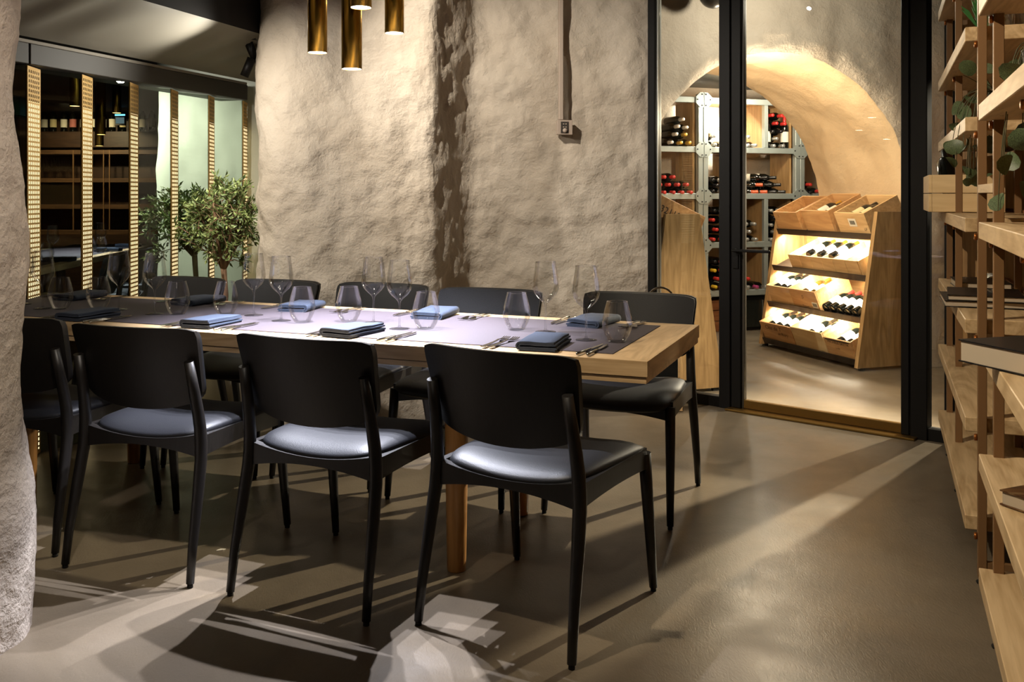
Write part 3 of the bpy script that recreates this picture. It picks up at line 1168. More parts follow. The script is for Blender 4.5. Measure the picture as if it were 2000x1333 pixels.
def fork_parts():
    mb = MB()
    bm = mb.bm
    prof = [(-0.10, 0.0075, 0.0030), (-0.085, 0.0085, 0.0032), (-0.04, 0.0055, 0.0040), (0.005, 0.0032, 0.0060), (0.03, 0.0032, 0.0085), (0.043, 0.0075, 0.0065), (0.052, 0.0120, 0.0045), (0.062, 0.0125, 0.0035)]
    cols = []
    for y, hw, z in prof:
        cols.append([bm.verts.new((s * hw, y, z + d)) for s, d in ((-1, 0), (1, 0), (1, 0.0022), (-1, 0.0022))])
    for a, b in zip(cols[:-1], cols[1:]):
        for k in range(4):
            bm.faces.new((a[k], a[(k + 1) % 4], b[(k + 1) % 4], b[k])).smooth = False
    bm.faces.new(cols[0])
    bm.faces.new(cols[-1][::-1])
    h = mb.mesh('handle', M_cutlery)
    mb = MB()
    for i in range(4):
        x = -0.0105 + i * 0.007
        for (ya, yb, za, zb) in ((0.0615, 0.08, 0.0035, 0.0040), (0.08, 0.10, 0.0040, 0.0075)):
            p = [(x - 0.0016, ya, za), (x + 0.0016, ya, za), (x + 0.0013, yb, zb), (x - 0.0013, yb, zb)]
            lo = [mb.bm.verts.new(v) for v in p]
            hi = [mb.bm.verts.new((v[0], v[1], v[2] + 0.0018)) for v in p]
            mb.bm.faces.new(lo[::-1])
            mb.bm.faces.new(hi)
            for k in range(4):
                mb.bm.faces.new((lo[k], lo[(k + 1) % 4], hi[(k + 1) % 4], hi[k]))
    return h, mb.mesh('tines', M_cutlery)
def knife_parts():
    mb = MB()
    mb.tube([(0, -0.105, 0.005), (0, -0.10, 0.005), (0, -0.06, 0.005), (0, -0.01, 0.005), (0, 0.0, 0.005)], [0.002, 0.0048, 0.0046, 0.0036, 0.0026], 10)
    h = mb.mesh('handle', M_cutlery)
    mb = MB()
    mb.prism([(-0.0035, -0.002), (0.006, 0.004), (0.0075, 0.05), (0.005, 0.09), (-0.0015, 0.108), (-0.004, 0.10)], 0.0042, 0.0058)
    return h, mb.mesh('blade', M_cutlery)
FK, KN = fork_parts(), knife_parts()

def piece(kind, a, b, rz, label, cat, grp):
    t = thing('fork' if kind == 'f' else 'knife', label, cat, T(a, b, ZT), rz, grp)
    ps = FK if kind == 'f' else KN
    place('handle', ps[0], t)
    place('tines' if kind == 'f' else 'blade', ps[1], t)
settings = [  # side, index, napkin a,b, fork a, knife a
    ('n', 0, 0.363, 0.140, 0.500, 0.205), ('n', 1, 1.061, 0.150, 1.150, 0.885), ('n', 2, 1.659, 0.150, 1.765, 1.535), ('n', 3, 2.234, 0.135, 2.345, 2.120),
    ('f', 0, 0.361, 0.675, 0.228, 0.480), ('f', 1, 1.003, 0.665, 0.853, 1.130), ('f', 2, 1.619, 0.668, 1.420, 1.755), ('f', 3, 2.160, 0.675, 2.035, 2.320), ('f', 4, 2.80, 0.64, 2.66, 2.95)]
for si, (sd_, k, na, nb, fa, ka) in enumerate(settings):
    far = sd_ == 'f'
    base = -TH + (PI if far else 0)
    wh = (far_w if far else near_w)[k]
    nz = place('folded_napkin', NAPS[si % 3], None, T(na, nb, ZT), (0, 0, base + R([4, -6, 3, -3, -8, 5, 10, -4, 3][si])))
    tag(nz, 'folded slate blue cloth napkin ' + wh, 'napkin', 'folded napkins on the long table')
    cb = nb - 0.005 if not far else nb + 0.02
    s = 1 if not far else -1
    for q, nm in ((0, 'inner'), (1, 'outer')):
        piece('f', fa + s * q * 0.028, cb, base + R(-4 + 3 * q), nm + ' steel fork ' + wh, 'fork', 'forks on the long table')
        piece('k', ka - s * q * 0.024, cb - (0.02 if not far else -0.02), base + R(-6 + 5 * q), nm + ' steel knife ' + wh, 'knife', 'knives on the long table')

# ================================================================== PENDANTS
PEND_TUBE = {}
def pendant(x, y, zb, length, rad, label, group, power, cable_to=2.75, size=80, glow=M_led_white):
    t = thing('pendant_lamp', label, 'pendant lamp', (x, y, zb), 0, group)
    key = (length, rad)
    if key not in PEND_TUBE:
        PEND_TUBE[key] = (
            MB().lathe([(rad - 0.002, 0.0), (rad, 0.0), (rad, length), (0.006, length), (0.006, length - 0.003), (rad - 0.002, length - 0.003), (rad - 0.002, 0.0)], 40).mesh('tube', M_brass),
            MB().lathe([(0, 0.0015), (rad - 0.003, 0.0015), (rad - 0.003, 0.006), (0, 0.006)], 32).mesh('led_disc', glow))
    place('tube', PEND_TUBE[key][0], t)
    place('led_disc', PEND_TUBE[key][1], t)
    MB().tube([(0, 0, length), (0, 0, cable_to - zb)], 0.003, 8).build('cable', M_black_metal, t)
    if power:
        spot('pendant_light', (x, y, zb - 0.004), (x, y, 0), power, size, 0.5, COOL, 0.008)
gp = 'brass tube pendants over the long table'
pendant(-0.714, 3.45, 1.740, 0.55, 0.0357, 'brass tube pendant lamp hanging leftmost of the cluster over the table', gp, 120)
pendant(-0.5626, 3.30, 1.660, 0.55, 0.0357, 'longest brass tube pendant lamp, lowest of the cluster over the table', gp, 120)
pendant(-0.506, 3.15, 1.846, 0.55, 0.0357, 'brass tube pendant lamp with just its mouth in view at the top edge', gp, 120)
pendant(-0.438, 3.50, 1.820, 0.55, 0.0357, 'brass tube pendant lamp hanging rightmost of the cluster over the table', gp, 120)

# ================================================================== WINE BOTTLES
BOT = MB().lathe([(0, 0.004), (0.022, 0.0), (0.034, 0.0), (0.037, 0.006), (0.037, 0.185), (0.0345, 0.203), (0.025, 0.222), (0.0165, 0.238), (0.0145, 0.252), (0.0142, 0.292), (0.0135, 0.296), (0, 0.296)], 18)
BOT_M = {}
bot_me = BOT.mesh('bottle_glass', M_bottle)
bot_am = bot_me.copy()
bot_am.materials.clear()
bot_am.materials.append(M_bottle_amber)
cap_prof = [(0.0150, 0.236), (0.0155, 0.245), (0.0152, 0.296), (0.013, 0.299), (0, 0.299)]
CAPS = {}
for nm, m in (('red', M_capred), ('orange', M_capora), ('white', M_capwhite), ('gold', M_capgold), ('yellow', M_capyellow), ('purple', M_cappurple), ('black', M_capblack), ('silver', M_capsilver)):
    CAPS[nm] = MB().lathe([(0.0172, 0.236)] + cap_prof[1:], 16).mesh('capsule', m)
LABS = {}
for nm, m in (('white', M_label), ('cream', M_label_cream), ('pink', M_label_pink)):
    LABS[nm] = MB().lathe([(0.0376, 0.055), (0.0376, 0.150)], 18).mesh('label', m)

def axis_matrix(base, direction, roll=0.0, scale=1.0):
    q = Vector(direction).to_track_quat('Z', 'Y')
    return Matrix.Translation(base) @ q.to_matrix().to_4x4() @ Matrix.Rotation(roll, 4, 'Z') @ Matrix.Scale(scale, 4)

def bottle(base, direction, cap, lab, label, group, amber=False, scale=1.0):
    o = place('wine_bottle', bot_am if amber else bot_me)
    o.matrix_world = axis_matrix(base, direction, random.random() * 6, scale)
    tag(o, label, 'wine bottle', group)
    if cap:
        place('capsule', CAPS[cap], o)
    if lab:
        place('label', LABS[lab], o)
    return o

# ================================================================== METAL WINE RACK (cellar)
RA = 7.2
RZ = [0.345, 0.774, 1.206, 1.616, 2.05]
def lpx(px, a=RA):
    r = (px - 1000) / FPX
    ca, sa = math.cos(KA), math.sin(KA)
    return (sa * a + r * ca * a) / (ca - r * sa)
def zpx(px, py, a=RA):
    p = K(lpx(px, a), a)
    return CAMH - (py - 380) / FPX * p.y
def rack_unit(l0, l1, label, mids):
    t = thing('wine_rack', label, 'wine rack', K(l0, RA), KA, 'metal framed wine racks in the cellar')
    Wd = l1 - l0
    P = 0.05
    for x in (0.0, Wd - P):
        MB().box(x, x + P - 0.003, 0, 0.05, 0, 2.10, None, 0.003, 1).build('post', M_galv, t)
        MB().box(x, x + P - 0.003, 0.33, 0.38, 0, 2.10).build('post', M_galv, t)
    for z in RZ:
        MB().box(P, Wd - P, 0.004, 0.046, z - 0.027, z + 0.023, None, 0.002, 1).build('rail', M_galv, t)
        MB().box(0.0, Wd - 0.003, 0.05, 0.36, z - 0.02, z + 0.02).build('shelf_board', M_oak, t)
        for x, s in ((0.0, 1), (Wd, -1)):
            c = x + s * 0.047
            poly = [(x + s * 0.002, z - 0.068), (c - s * 0.01, z - 0.068), (c + s * 0.030, z - 0.030), (c + s * 0.030, z + 0.026), (c - s * 0.01, z + 0.064), (x + s * 0.002, z + 0.064)]
            if s < 0:
                poly = poly[::-1]
            pl = MB().prism(poly, -0.008, -0.001, 'y').build('corner_plate', M_galv, t)
            mb = MB()
            for bx, bz in ((x + s * 0.018, z - 0.05), (x + s * 0.018, z + 0.046), (c + s * 0.016, z)):
                mb.lathe([(0, 0), (0.006, 0), (0.006, 0.004), (0, 0.004)], 8, Matrix.Translation((bx, -0.008, bz)) @ Matrix.Rotation(R(90), 4, 'X'))
            mb.build('bolts', M_black_metal, pl)
    for k in range(4):
        for x in (P + 0.004, Wd - P - 0.024):
            MB().box(x, x + 0.02, 0.06, 0.36, RZ[k] + 0.021, RZ[k + 1] - 0.021).build('side_panel', M_oak_z, t)
    for (x, k, thick) in mids:
        MB().box(x - 0.02, x + 0.02, 0.004, 0.046, RZ[k] + 0.024, RZ[k + 1] - 0.028, None, 0.002, 1).build('divider_post', M_galv, t)
        MB().box(x - 0.012, x + 0.012, 0.05, 0.36, RZ[k] + 0.021, RZ[k + 1] - 0.021).build('divider_panel', M_oak_z, t)
    return t
LA_, LB_, LC_ = lpx(1374), lpx(1563), lpx(1563) + 0.95
mid1 = lpx(1497) - LA_
rack_unit(3.24, LA_, 'left steel framed wine rack behind the left display stand', [])
rack_unit(LA_ + 0.002, LB_, 'middle steel framed wine rack seen through the cellar door', [(mid1, 3, 0), (mid1, 1, 0), (mid1, 0, 0), (lpx(1436) - LA_, 1, 0), (lpx(1436) - LA_, 2, 0)])
rack_unit(LB_ + 0.002, LC_, 'right steel framed wine rack mostly behind the vault edge', [])

ORD = ['first', 'second', 'third', 'fourth', 'fifth', 'sixth', 'seventh', 'eighth', 'ninth', 'tenth', 'eleventh', 'twelfth', 'thirteenth', 'fourteenth']
def row_names(lst):
    ys = []
    for it in sorted(lst, key=lambda q: q[1]):
        if not ys or it[1] - ys[-1][-1][1] > 6:
            ys.append([it])
        else:
            ys[-1].append(it)
    out = {}
    n = len(ys)
    for r, row in enumerate(ys):
        rn = 'only row' if n == 1 else 'top row' if r == 0 else 'bottom row' if r == n - 1 else ORD[r] + ' row'
        row.sort()
        for c_, it in enumerate(row):
            out[it] = rn + (', ' + ORD[c_] + ' from left' if len(row) > 1 else '')
    return out
def rackbottles(lst, where, grp):
    nm = row_names(lst)
    for it in lst:
        px, py, cap = it
        l = lpx(px)
        z = zpx(px, py)
        bottle(K(l, RA + 0.29, z), K(0, -1, 0), cap, None, cap + ' capped bottle ' + where + ', ' + nm[it], grp)
rackbottles([(1334, 233, 'white'), (1325, 247, 'white'), (1341, 249, 'white'), (1321, 262, 'white'), (1339, 263, 'gold'), (1312, 278, 'white'), (1330, 279, 'gold'), (1347, 279, 'gold')],
            'in top bay of left rack', 'bottles in the left rack')
rackbottles([(1298, 346, 'red'), (1316, 346, 'red'), (1290, 361, 'red'), (1307, 361, 'red'), (1325, 361, 'red'), (1342, 361, 'red'), (1298, 376, 'red'), (1316, 376, 'red'), (1333, 376, 'red'), (1350, 376, 'red')],
            'in second bay of left rack', 'bottles in the left rack')
rackbottles([(1395, 266, 'silver'), (1397, 283, 'silver'), (1413, 283, 'silver'), (1462, 268, 'silver'), (1462, 284, 'silver'), (1476, 284, 'silver')],
            'by the carton in middle rack', 'bottles in the middle rack')
rackbottles([(1509, 225, 'red'), (1527, 226, 'red'), (1517, 241, 'red'), (1533, 242, 'red'), (1510, 257, 'black'), (1526, 257, 'black'), (1517, 271, 'silver'), (1512, 285, 'silver'), (1530, 285, 'silver')],
            'in narrow top compartment', 'bottles in the middle rack')
rackbottles([(1393, 352, 'black'), (1410, 352, 'white'), (1393, 374, 'black'), (1410, 374, 'silver'), (1401, 363, 'black')],
            'left in second middle bay', 'bottles in the middle rack')
rackbottles([(1396, 412, 'black'), (1413, 412, 'silver'), (1393, 430, 'red'), (1411, 430, 'black'), (1400, 449, 'red'), (1417, 449, 'black'), (1394, 468, 'red'), (1412, 468, 'red')],
            'left in third middle bay', 'bottles in the middle rack')
rackbottles([(1458, 438, 'silver'), (1474, 438, 'silver'), (1464, 453, 'silver'), (1460, 468, 'silver'), (1477, 468, 'silver')],
            'centre of third middle bay', 'bottles in the middle rack')
rackbottles([(1507, 412, 'silver'), (1524, 411, 'silver'), (1513, 426, 'black'), (1507, 440, 'silver'), (1524, 440, 'silver'), (1514, 454, 'silver'), (1507, 468, 'silver'), (1524, 468, 'silver')],
            'right in third middle bay', 'bottles in the middle rack')
rackbottles([(1397, 512, 'black'), (1413, 512, 'red'), (1396, 529, 'yellow'), (1412, 529, 'red'), (1402, 545, 'red'), (1418, 545, 'black'), (1398, 561, 'yellow'), (1413, 562, 'purple'), (1462, 545, 'red'), (1462, 561, 'silver'), (1479, 561, 'purple'), (1496, 561, 'silver'), (1513, 561, 'black')],
            'in bottom middle bay', 'bottles in the middle rack')
rackbottles([(1583, 361, 'red'), (1601, 374, 'red'), (1583, 376, 'black')], 'in the right rack', 'bottles in the right rack')
# angled pile in the second bay of the middle rack
pile = [(1466, 375, 'orange'), (1484, 375, 'orange'), (1502, 375, 'black'), (1520, 375, 'black'), (1475, 361, 'orange'), (1493, 361, 'black'), (1511, 361, 'black'), (1484, 347, 'black'), (1502, 347, 'black')]
pn = row_names(pile)
for (px, py, cap) in pile:
    l, z = lpx(px), zpx(px, py)
    d = (KB * 0.72 - KD * 0.69)
    bottle(K(l - 0.10, RA + 0.26, z), d, cap, 'white' if py < 370 else None, cap + ' capped bottle in the slanted pile, ' + pn[(px, py, cap)], 'slanted bottle pile in the middle rack')
# two upright bottles with large labels
for px, w_ in ((1506, 'left'), (1541, 'right')):
    bottle(K(lpx(px), RA + 0.07, RZ[3] + 0.025), (0, 0, 1), 'red', 'white', 'upright bottle with big white label, ' + w_ + ' one in the narrow top compartment', 'upright bottles in the middle rack')
# cartons and boxes in the rack
t = thing('wine_carton', 'cream wine carton with brown lettering in the bright top bay', 'carton', K(lpx(1411), RA + 0.14, RZ[3] + 0.022), KA)
MB().box(-0.13, 0.13, 0, 0.14, 0, 0.27, None, 0.003, 1).build('body', plain('cream_carton', '#e6d3ad', 0.7), t)
lettering('OUIER', 0.055, M_ink_brown, t, Matrix.Translation((-0.02, -0.002, 0.17)) @ Matrix.Rotation(R(90), 4, 'X'))
lettering('DE MARE', 0.028, M_ink_brown, t, Matrix.Translation((-0.02, -0.002, 0.12)) @ Matrix.Rotation(R(90), 4, 'X'))
t = thing('wine_box', 'reddish wooden wine box on the floor under the middle rack', 'wooden box', K(lpx(1404), RA + 0.06, 0.0), KA)
for z0 in (0.0, 0.095, 0.19):
    MB().box(-0.16, 0.16, 0, 0.24, z0, z0 + 0.09, None, 0.003, 1).build('board', M_red_wood, t)
t = thing('wine_cooler', 'small dark glass fronted cooler under the middle rack', 'cooler', K(lpx(1472), RA + 0.03, 0.0), KA)
MB().box(-0.24, 0.30, 0.012, 0.3, 0, 0.30, None, 0.003, 1).build('body', M_black_metal, t)
MB().box(-0.05, 0.10, 0.002, 0.012, 0.03, 0.27).build('door_glass', plain('smoked_glass', '#1a1d1b', 0.08), t)
MB().box(0.11, 0.118, -0.004, 0.012, 0.03, 0.27).build('handle', M_steel, t)
# warm lamp inside the bright bay
area('rack_lamp', K(lpx(1440), RA - 0.02, 2.0), K(lpx(1400), RA + 0.2, 1.7), 16, 0.3, 0.05, (1.0, 0.93, 0.8))

# ================================================================== DISPLAY STANDS AND CRATES
LEDZ = [0.05, 0.34, 0.63, 0.92]
TILT = R(24)
def front_y(z):
    return 0.17 * z / 1.1
def stand(origin, rotz, label, led):
    t = thing('display_stand', label, 'wine stand', origin, rotz, 'sloped oak wine display stands')
    Lx = 1.17
    poly = [(0.0, 0.02), (0.17, 1.1), (0.40, 1.1), (0.56, 0.02)]
    for x in (0.0, Lx - 0.035):
        MB().prism(poly, x, x + 0.035, 'x').build('side_panel', M_oak_z, t)
        mb = MB()
        mb.box(x + 0.004, x + 0.03, 0.03, 0.07, 0, 0.02)
        mb.box(x + 0.004, x + 0.03, 0.48, 0.52, 0, 0.02)
        mb.build('foot', M_rubber, t)
    MB().prism([(0.40, 1.08), (0.41, 1.08), (0.56, 0.05), (0.55, 0.05)], 0.035, Lx - 0.035, 'x').build('back_board', M_oak, t)
    M_led = plain('dark_ledge_steel', '#3a302a', 0.45, 0.6)
    for z in LEDZ:
        y = front_y(z) + 0.015
        MT = Matrix.Translation((0, y, z)) @ Matrix.Rotation(TILT, 4, 'X')
        mb = MB()
        mb.box(0.036, Lx - 0.036, 0.0, 0.33, 0.0, 0.006, MT)
        mb.box(0.036, Lx - 0.036, -0.004, 0.002, -0.02, 0.028, MT)
        l = mb.build('ledge', M_led, t)
        if led and z > 0.1:
            MB().box(0.06, Lx - 0.06, 0.02, 0.03, -0.012, -0.004, MT).build('led_strip', M_led_warm, l)
    if led:
        for z in LEDZ[1:]:
            Rz = Matrix.Translation(Vector(origin)) @ Matrix.Rotation(rotz, 4, 'Z')
            p = Rz @ Vector((Lx / 2, front_y(z) + 0.05, z - 0.03))
            q = Rz @ Vector((Lx / 2, front_y(z) + 0.20, z - 0.25))
            area('stand_led', p, q, 15, Lx - 0.12, 0.015, (1.0, 0.86, 0.66)).rotation_euler = Euler((0, 0, 0))
            o = bpy.context.scene.objects[-1] if False else None
    return t
def place_led(origin, rotz):
    pass
SORG = Vector((1.987, 7.57, 0))
SROT = KA - R(90)
SM = Matrix.Translation(SORG) @ Matrix.Rotation(SROT, 4, 'Z')
stand(SORG, SROT, 'lit sloped oak stand full of wine crates, right inside the cellar', True)
# aim the LED lamps: local x along the stand, shining down and back
for o in COL.objects:
    if o.name.startswith('stand_led'):
        o.rotation_euler = (Matrix.Rotation(SROT, 4, 'Z') @ Matrix.Rotation(R(28), 4, 'X')).to_euler()
LORG = Vector((1.316, 5.85, 0))
LROT = KA + R(90)
LM = Matrix.Translation(LORG) @ Matrix.Rotation(LROT, 4, 'Z')
stand(LORG, LROT, 'sloped oak stand end panel behind the fixed glass pane', False)

def crate(Mst, z, x0, x1, hgt, mat, label, dep=0.32, thick=0.011, kids=None, group='wooden wine crates on the stands'):
    y = front_y(z) + 0.020
    t = thing('wine_crate', label, 'wine crate', group=group, matrix=Mst @ Matrix.Translation((x0, y, z)) @ Matrix.Rotation(TILT, 4, 'X') @ Matrix.Translation((0, 0.004, 0.007)))
    W_ = x1 - x0
    MB().box(0, W_, 0, thick, 0, hgt, None, 0.0015, 1).build('front_board', mat, t)
    MB().box(0, W_, dep - thick, dep, 0, hgt, None, 0.0015, 1).build('back_board', mat, t)
    MB().box(0, thick, thick + 0.0005, dep - thick - 0.0005, 0, hgt, None, 0.0015, 1).build('side_board', mat, t)
    MB().box(W_ - thick, W_, thick + 0.0005, dep - thick - 0.0005, 0, hgt, None, 0.0015, 1).build('side_board', mat, t)
    MB().box(thick, W_ - thick, thick, dep - thick, 0.0005, 0.008).build('base_board', mat, t)
    return t
def crate_text(t, txt, size, x, z, mat=M_ink, shear=0.0):
    fb = [c for c in t.children if c.name.startswith('front_board')][0]
    return lettering(txt, size, mat, fb, Matrix.Translation((x, -0.0015, z)) @ Matrix.Rotation(R(90), 4, 'X'), shear=shear)
def crate_plate(t, x0, x1, z0, z1, mat, name='sticker', y=-0.0015):
    fb = [c for c in t.children if c.name.startswith('front_board')][0]
    return MB().box(x0, x1, y, 0.0, z0, z1).build(name, mat, fb)
def in_crate(Mst, z, xs, hgt, cap, lab, label, group, amber=False, dz=0.0, y0=0.03):
    y = front_y(z) + 0.020
    for i, x in enumerate(xs):
        Mx = Mst @ Matrix.Translation((x, y, z)) @ Matrix.Rotation(TILT, 4, 'X')
        base = Mx @ Vector((0, y0, 0.055 + dz))
        d = (Mx.to_3x3() @ Vector((0, 1, 0)))
        bottle(base, d, cap, lab, label % (['left', 'middle', 'right', 'fourth', 'rightmost'][i] if len(xs) > 2 else ['left', 'right'][i]) if '%s' in label else label, group, amber, 0.93)
gB = 'bottles on the lit display stand'
# top row
c = crate(SM, LEDZ[3], 0.05, 0.35, 0.165, M_crate_b, 'open pine crate at the left of the top row of the lit stand')
crate_text(c, 'S', 0.03, 0.06, 0.13, M_ink_brown)
in_crate(SM, LEDZ[3], [0.22], 0, 'black', 'cream', 'single dark bottle in the left crate of the top row', gB, dz=0.045)
c = crate(SM, LEDZ[3], 0.42, 0.74, 0.185, M_crate_b, 'open crate with bold grain in the middle of the top row of the lit stand')
in_crate(SM, LEDZ[3], [0.51, 0.62], 0, 'gold', 'white', '%s white labelled bottle in the middle crate of the top row', gB, dz=0.075)
c = crate(SM, LEDZ[3], 0.80, 1.12, 0.175, M_crate, 'open crate with a barcode sticker at the right of the top row')
crate_plate(c, 0.13, 0.21, 0.07, 0.13, M_label)
fb = [k_ for k_ in c.children if k_.name.startswith('front_board')][0]
mb = MB()
for i in range(9):
    mb.box(0.145 + i * 0.0058, 0.145 + i * 0.0058 + (0.003 if i % 3 else 0.0042), -0.0022, -0.0016, 0.085, 0.115)
mb.build('barcode', M_ink, fb)
in_crate(SM, LEDZ[3], [0.90, 0.99], 0, 'black', 'cream', '%s cream labelled bottle in the right crate of the top row', gB, dz=0.065)
crate_text(c, 'LF', 0.03, 0.285, 0.05, M_ink_brown)
# second row: one wide crate with slatted front
t = thing('wine_crate', 'wide divided crate with six front slats in the second row of the lit stand', 'wine crate', group='wooden wine crates on the stands',
          matrix=SM @ Matrix.Translation((0.285, front_y(LEDZ[2]) + 0.02, LEDZ[2])) @ Matrix.Rotation(TILT, 4, 'X') @ Matrix.Translation((0, 0.004, 0.007)))
for i in range(6):
    MB().box(i * 0.132 + 0.001, i * 0.132 + 0.130, 0, 0.011, 0, 0.125, None, 0.0015, 1).build('front_slat', M_crate, t)
for i in range(7):
    MB().box(i * 0.132 - 0.004, i * 0.132 + 0.004, 0.0115, 0.31, 0, 0.12).build('divider', M_crate_p, t)
MB().box(-0.004, 0.796, 0.31, 0.32, 0, 0.125).build('back_board', M_crate_p, t)
MB().box(0, 0.79, 0.012, 0.31, 0.0, 0.008).build('base_board', M_crate_p, t)
lettering('BRUT', 0.03, M_ink_brown, t, Matrix.Translation((0.797, 0.12, 0.06)) @ Matrix.Rotation(R(90), 4, 'Z') @ Matrix.Rotation(R(90), 4, 'X'))
in_crate(SM, LEDZ[2], [0.285 + 0.132 * k_ + 0.066 for k_ in (1, 2, 3)], 0, 'gold', 'white', '%s foil necked bottle lying on the divided crate in the second row', gB, dz=0.06, y0=0.05)
# third row
c = crate(SM, LEDZ[1], 0.09, 0.375, 0.165, M_crate, 'striped pine crate with three dark bottles in the third row')
in_crate(SM, LEDZ[1], [0.145, 0.225, 0.305], 0, 'black', 'white', '%s dark bottle in the left crate of the third row', gB, dz=0.07)
c = crate(SM, LEDZ[1], 0.378, 0.69, 0.165, M_crate_b, 'amber crate with a burnt emblem and barcode label in the third row')
crate_text(c, 'JS', 0.035, 0.15, 0.11, M_ink_brown)
crate_text(c, 'Tiquet', 0.03, 0.15, 0.03, M_ink)
crate_plate(c, 0.235, 0.295, 0.03, 0.075, M_label)
fb = [k_ for k_ in c.children if k_.name.startswith('front_board')][0]
mb = MB()
for i in range(8):
    mb.box(0.243 + i * 0.006, 0.243 + i * 0.006 + (0.003 if i % 3 else 0.0042), -0.0022, -0.0016, 0.04, 0.066)
mb.build('barcode', M_ink, fb)
in_crate(SM, LEDZ[1], [0.49, 0.585], 0, 'gold', 'cream', '%s pale bottle in the amber crate of the third row', gB, amber=True, dz=0.06)
in_crate(SM, LEDZ[1], [0.745, 0.825, 0.905, 0.985, 1.065], 0, 'red', 'white', '%s bottle with its base towards us, bare on the third ledge', gB, dz=-0.008, y0=0.01)
# bottom row
c = crate(SM, LEDZ[0], 0.06, 0.455, 0.165, M_crate_b, 'crate with handwritten lettering at the left of the bottom row')
crate_text(c, 'Clos de T', 0.052, 0.16, 0.125, M_ink_brown, 0.3)
crate_text(c, 'en Ruary', 0.036, 0.27, 0.085, M_ink_brown, 0.3)
in_crate(SM, LEDZ[0], [0.13, 0.225, 0.32], 0, 'black', 'white', '%s white labelled bottle in the left crate of the bottom row', gB, dz=0.06)
in_crate(SM, LEDZ[0], [0.395], 0, 'gold', 'cream', 'fourth bottle squeezed at the right in the left crate of the bottom row', gB, dz=0.045)
c = crate(SM, LEDZ[0], 0.465, 0.83, 0.175, M_crate_p, 'plain pale crate in the middle of the bottom row')
crate_text(c, 'TELL', 0.022, 0.32, 0.02, M_ink_brown)
in_crate(SM, LEDZ[0], [0.62, 0.73], 0, 'black', 'white', '%s dark bottle in the pale crate of the bottom row', gB, dz=0.06)
c = crate(SM, LEDZ[0], 0.84, 1.13, 0.15, M_crate_b, 'orange crate with black block lettering at the right of the bottom row')
crate_plate(c, 0.02, 0.275, 0.136, 0.143, M_ink, 'printed_bar')
crate_text(c, 'MICHELE SATTA', 0.031, 0.15, 0.122, M_ink)
crate_plate(c, 0.06, 0.275, 0.006, 0.014, M_ink, 'printed_bar')
crate_text(c, '1\u2022W', 0.026, 0.13, 0.075, M_ink_brown)
in_crate(SM, LEDZ[0], [0.95, 1.05], 0, 'silver', 'white', '%s bottle in the orange crate of the bottom row', gB, dz=0.05)
# crate on the left stand
c = crate(LM, LEDZ[3], 0.05, 0.36, 0.165, M_crate_b, 'amber crate with printed digits on top of the left stand', dep=0.34)
sb = [k_ for k_ in c.children if k_.name.startswith('side_board')][0]
lettering('32119', 0.06, M_ink, sb, Matrix.Translation((-0.0015, 0.24, 0.09)) @ Matrix.Rotation(R(-90), 4, 'Z') @ Matrix.Rotation(R(90), 4, 'X'))
lettering('C.R.D.T', 0.03, M_ink_brown, sb, Matrix.Translation((-0.0015, 0.09, 0.12)) @ Matrix.Rotation(R(-90), 4, 'Z') @ Matrix.Rotation(R(90), 4, 'X'))
c = crate(LM, LEDZ[3], 0.40, 0.72, 0.165, M_crate, 'pine crate further back on the left stand')

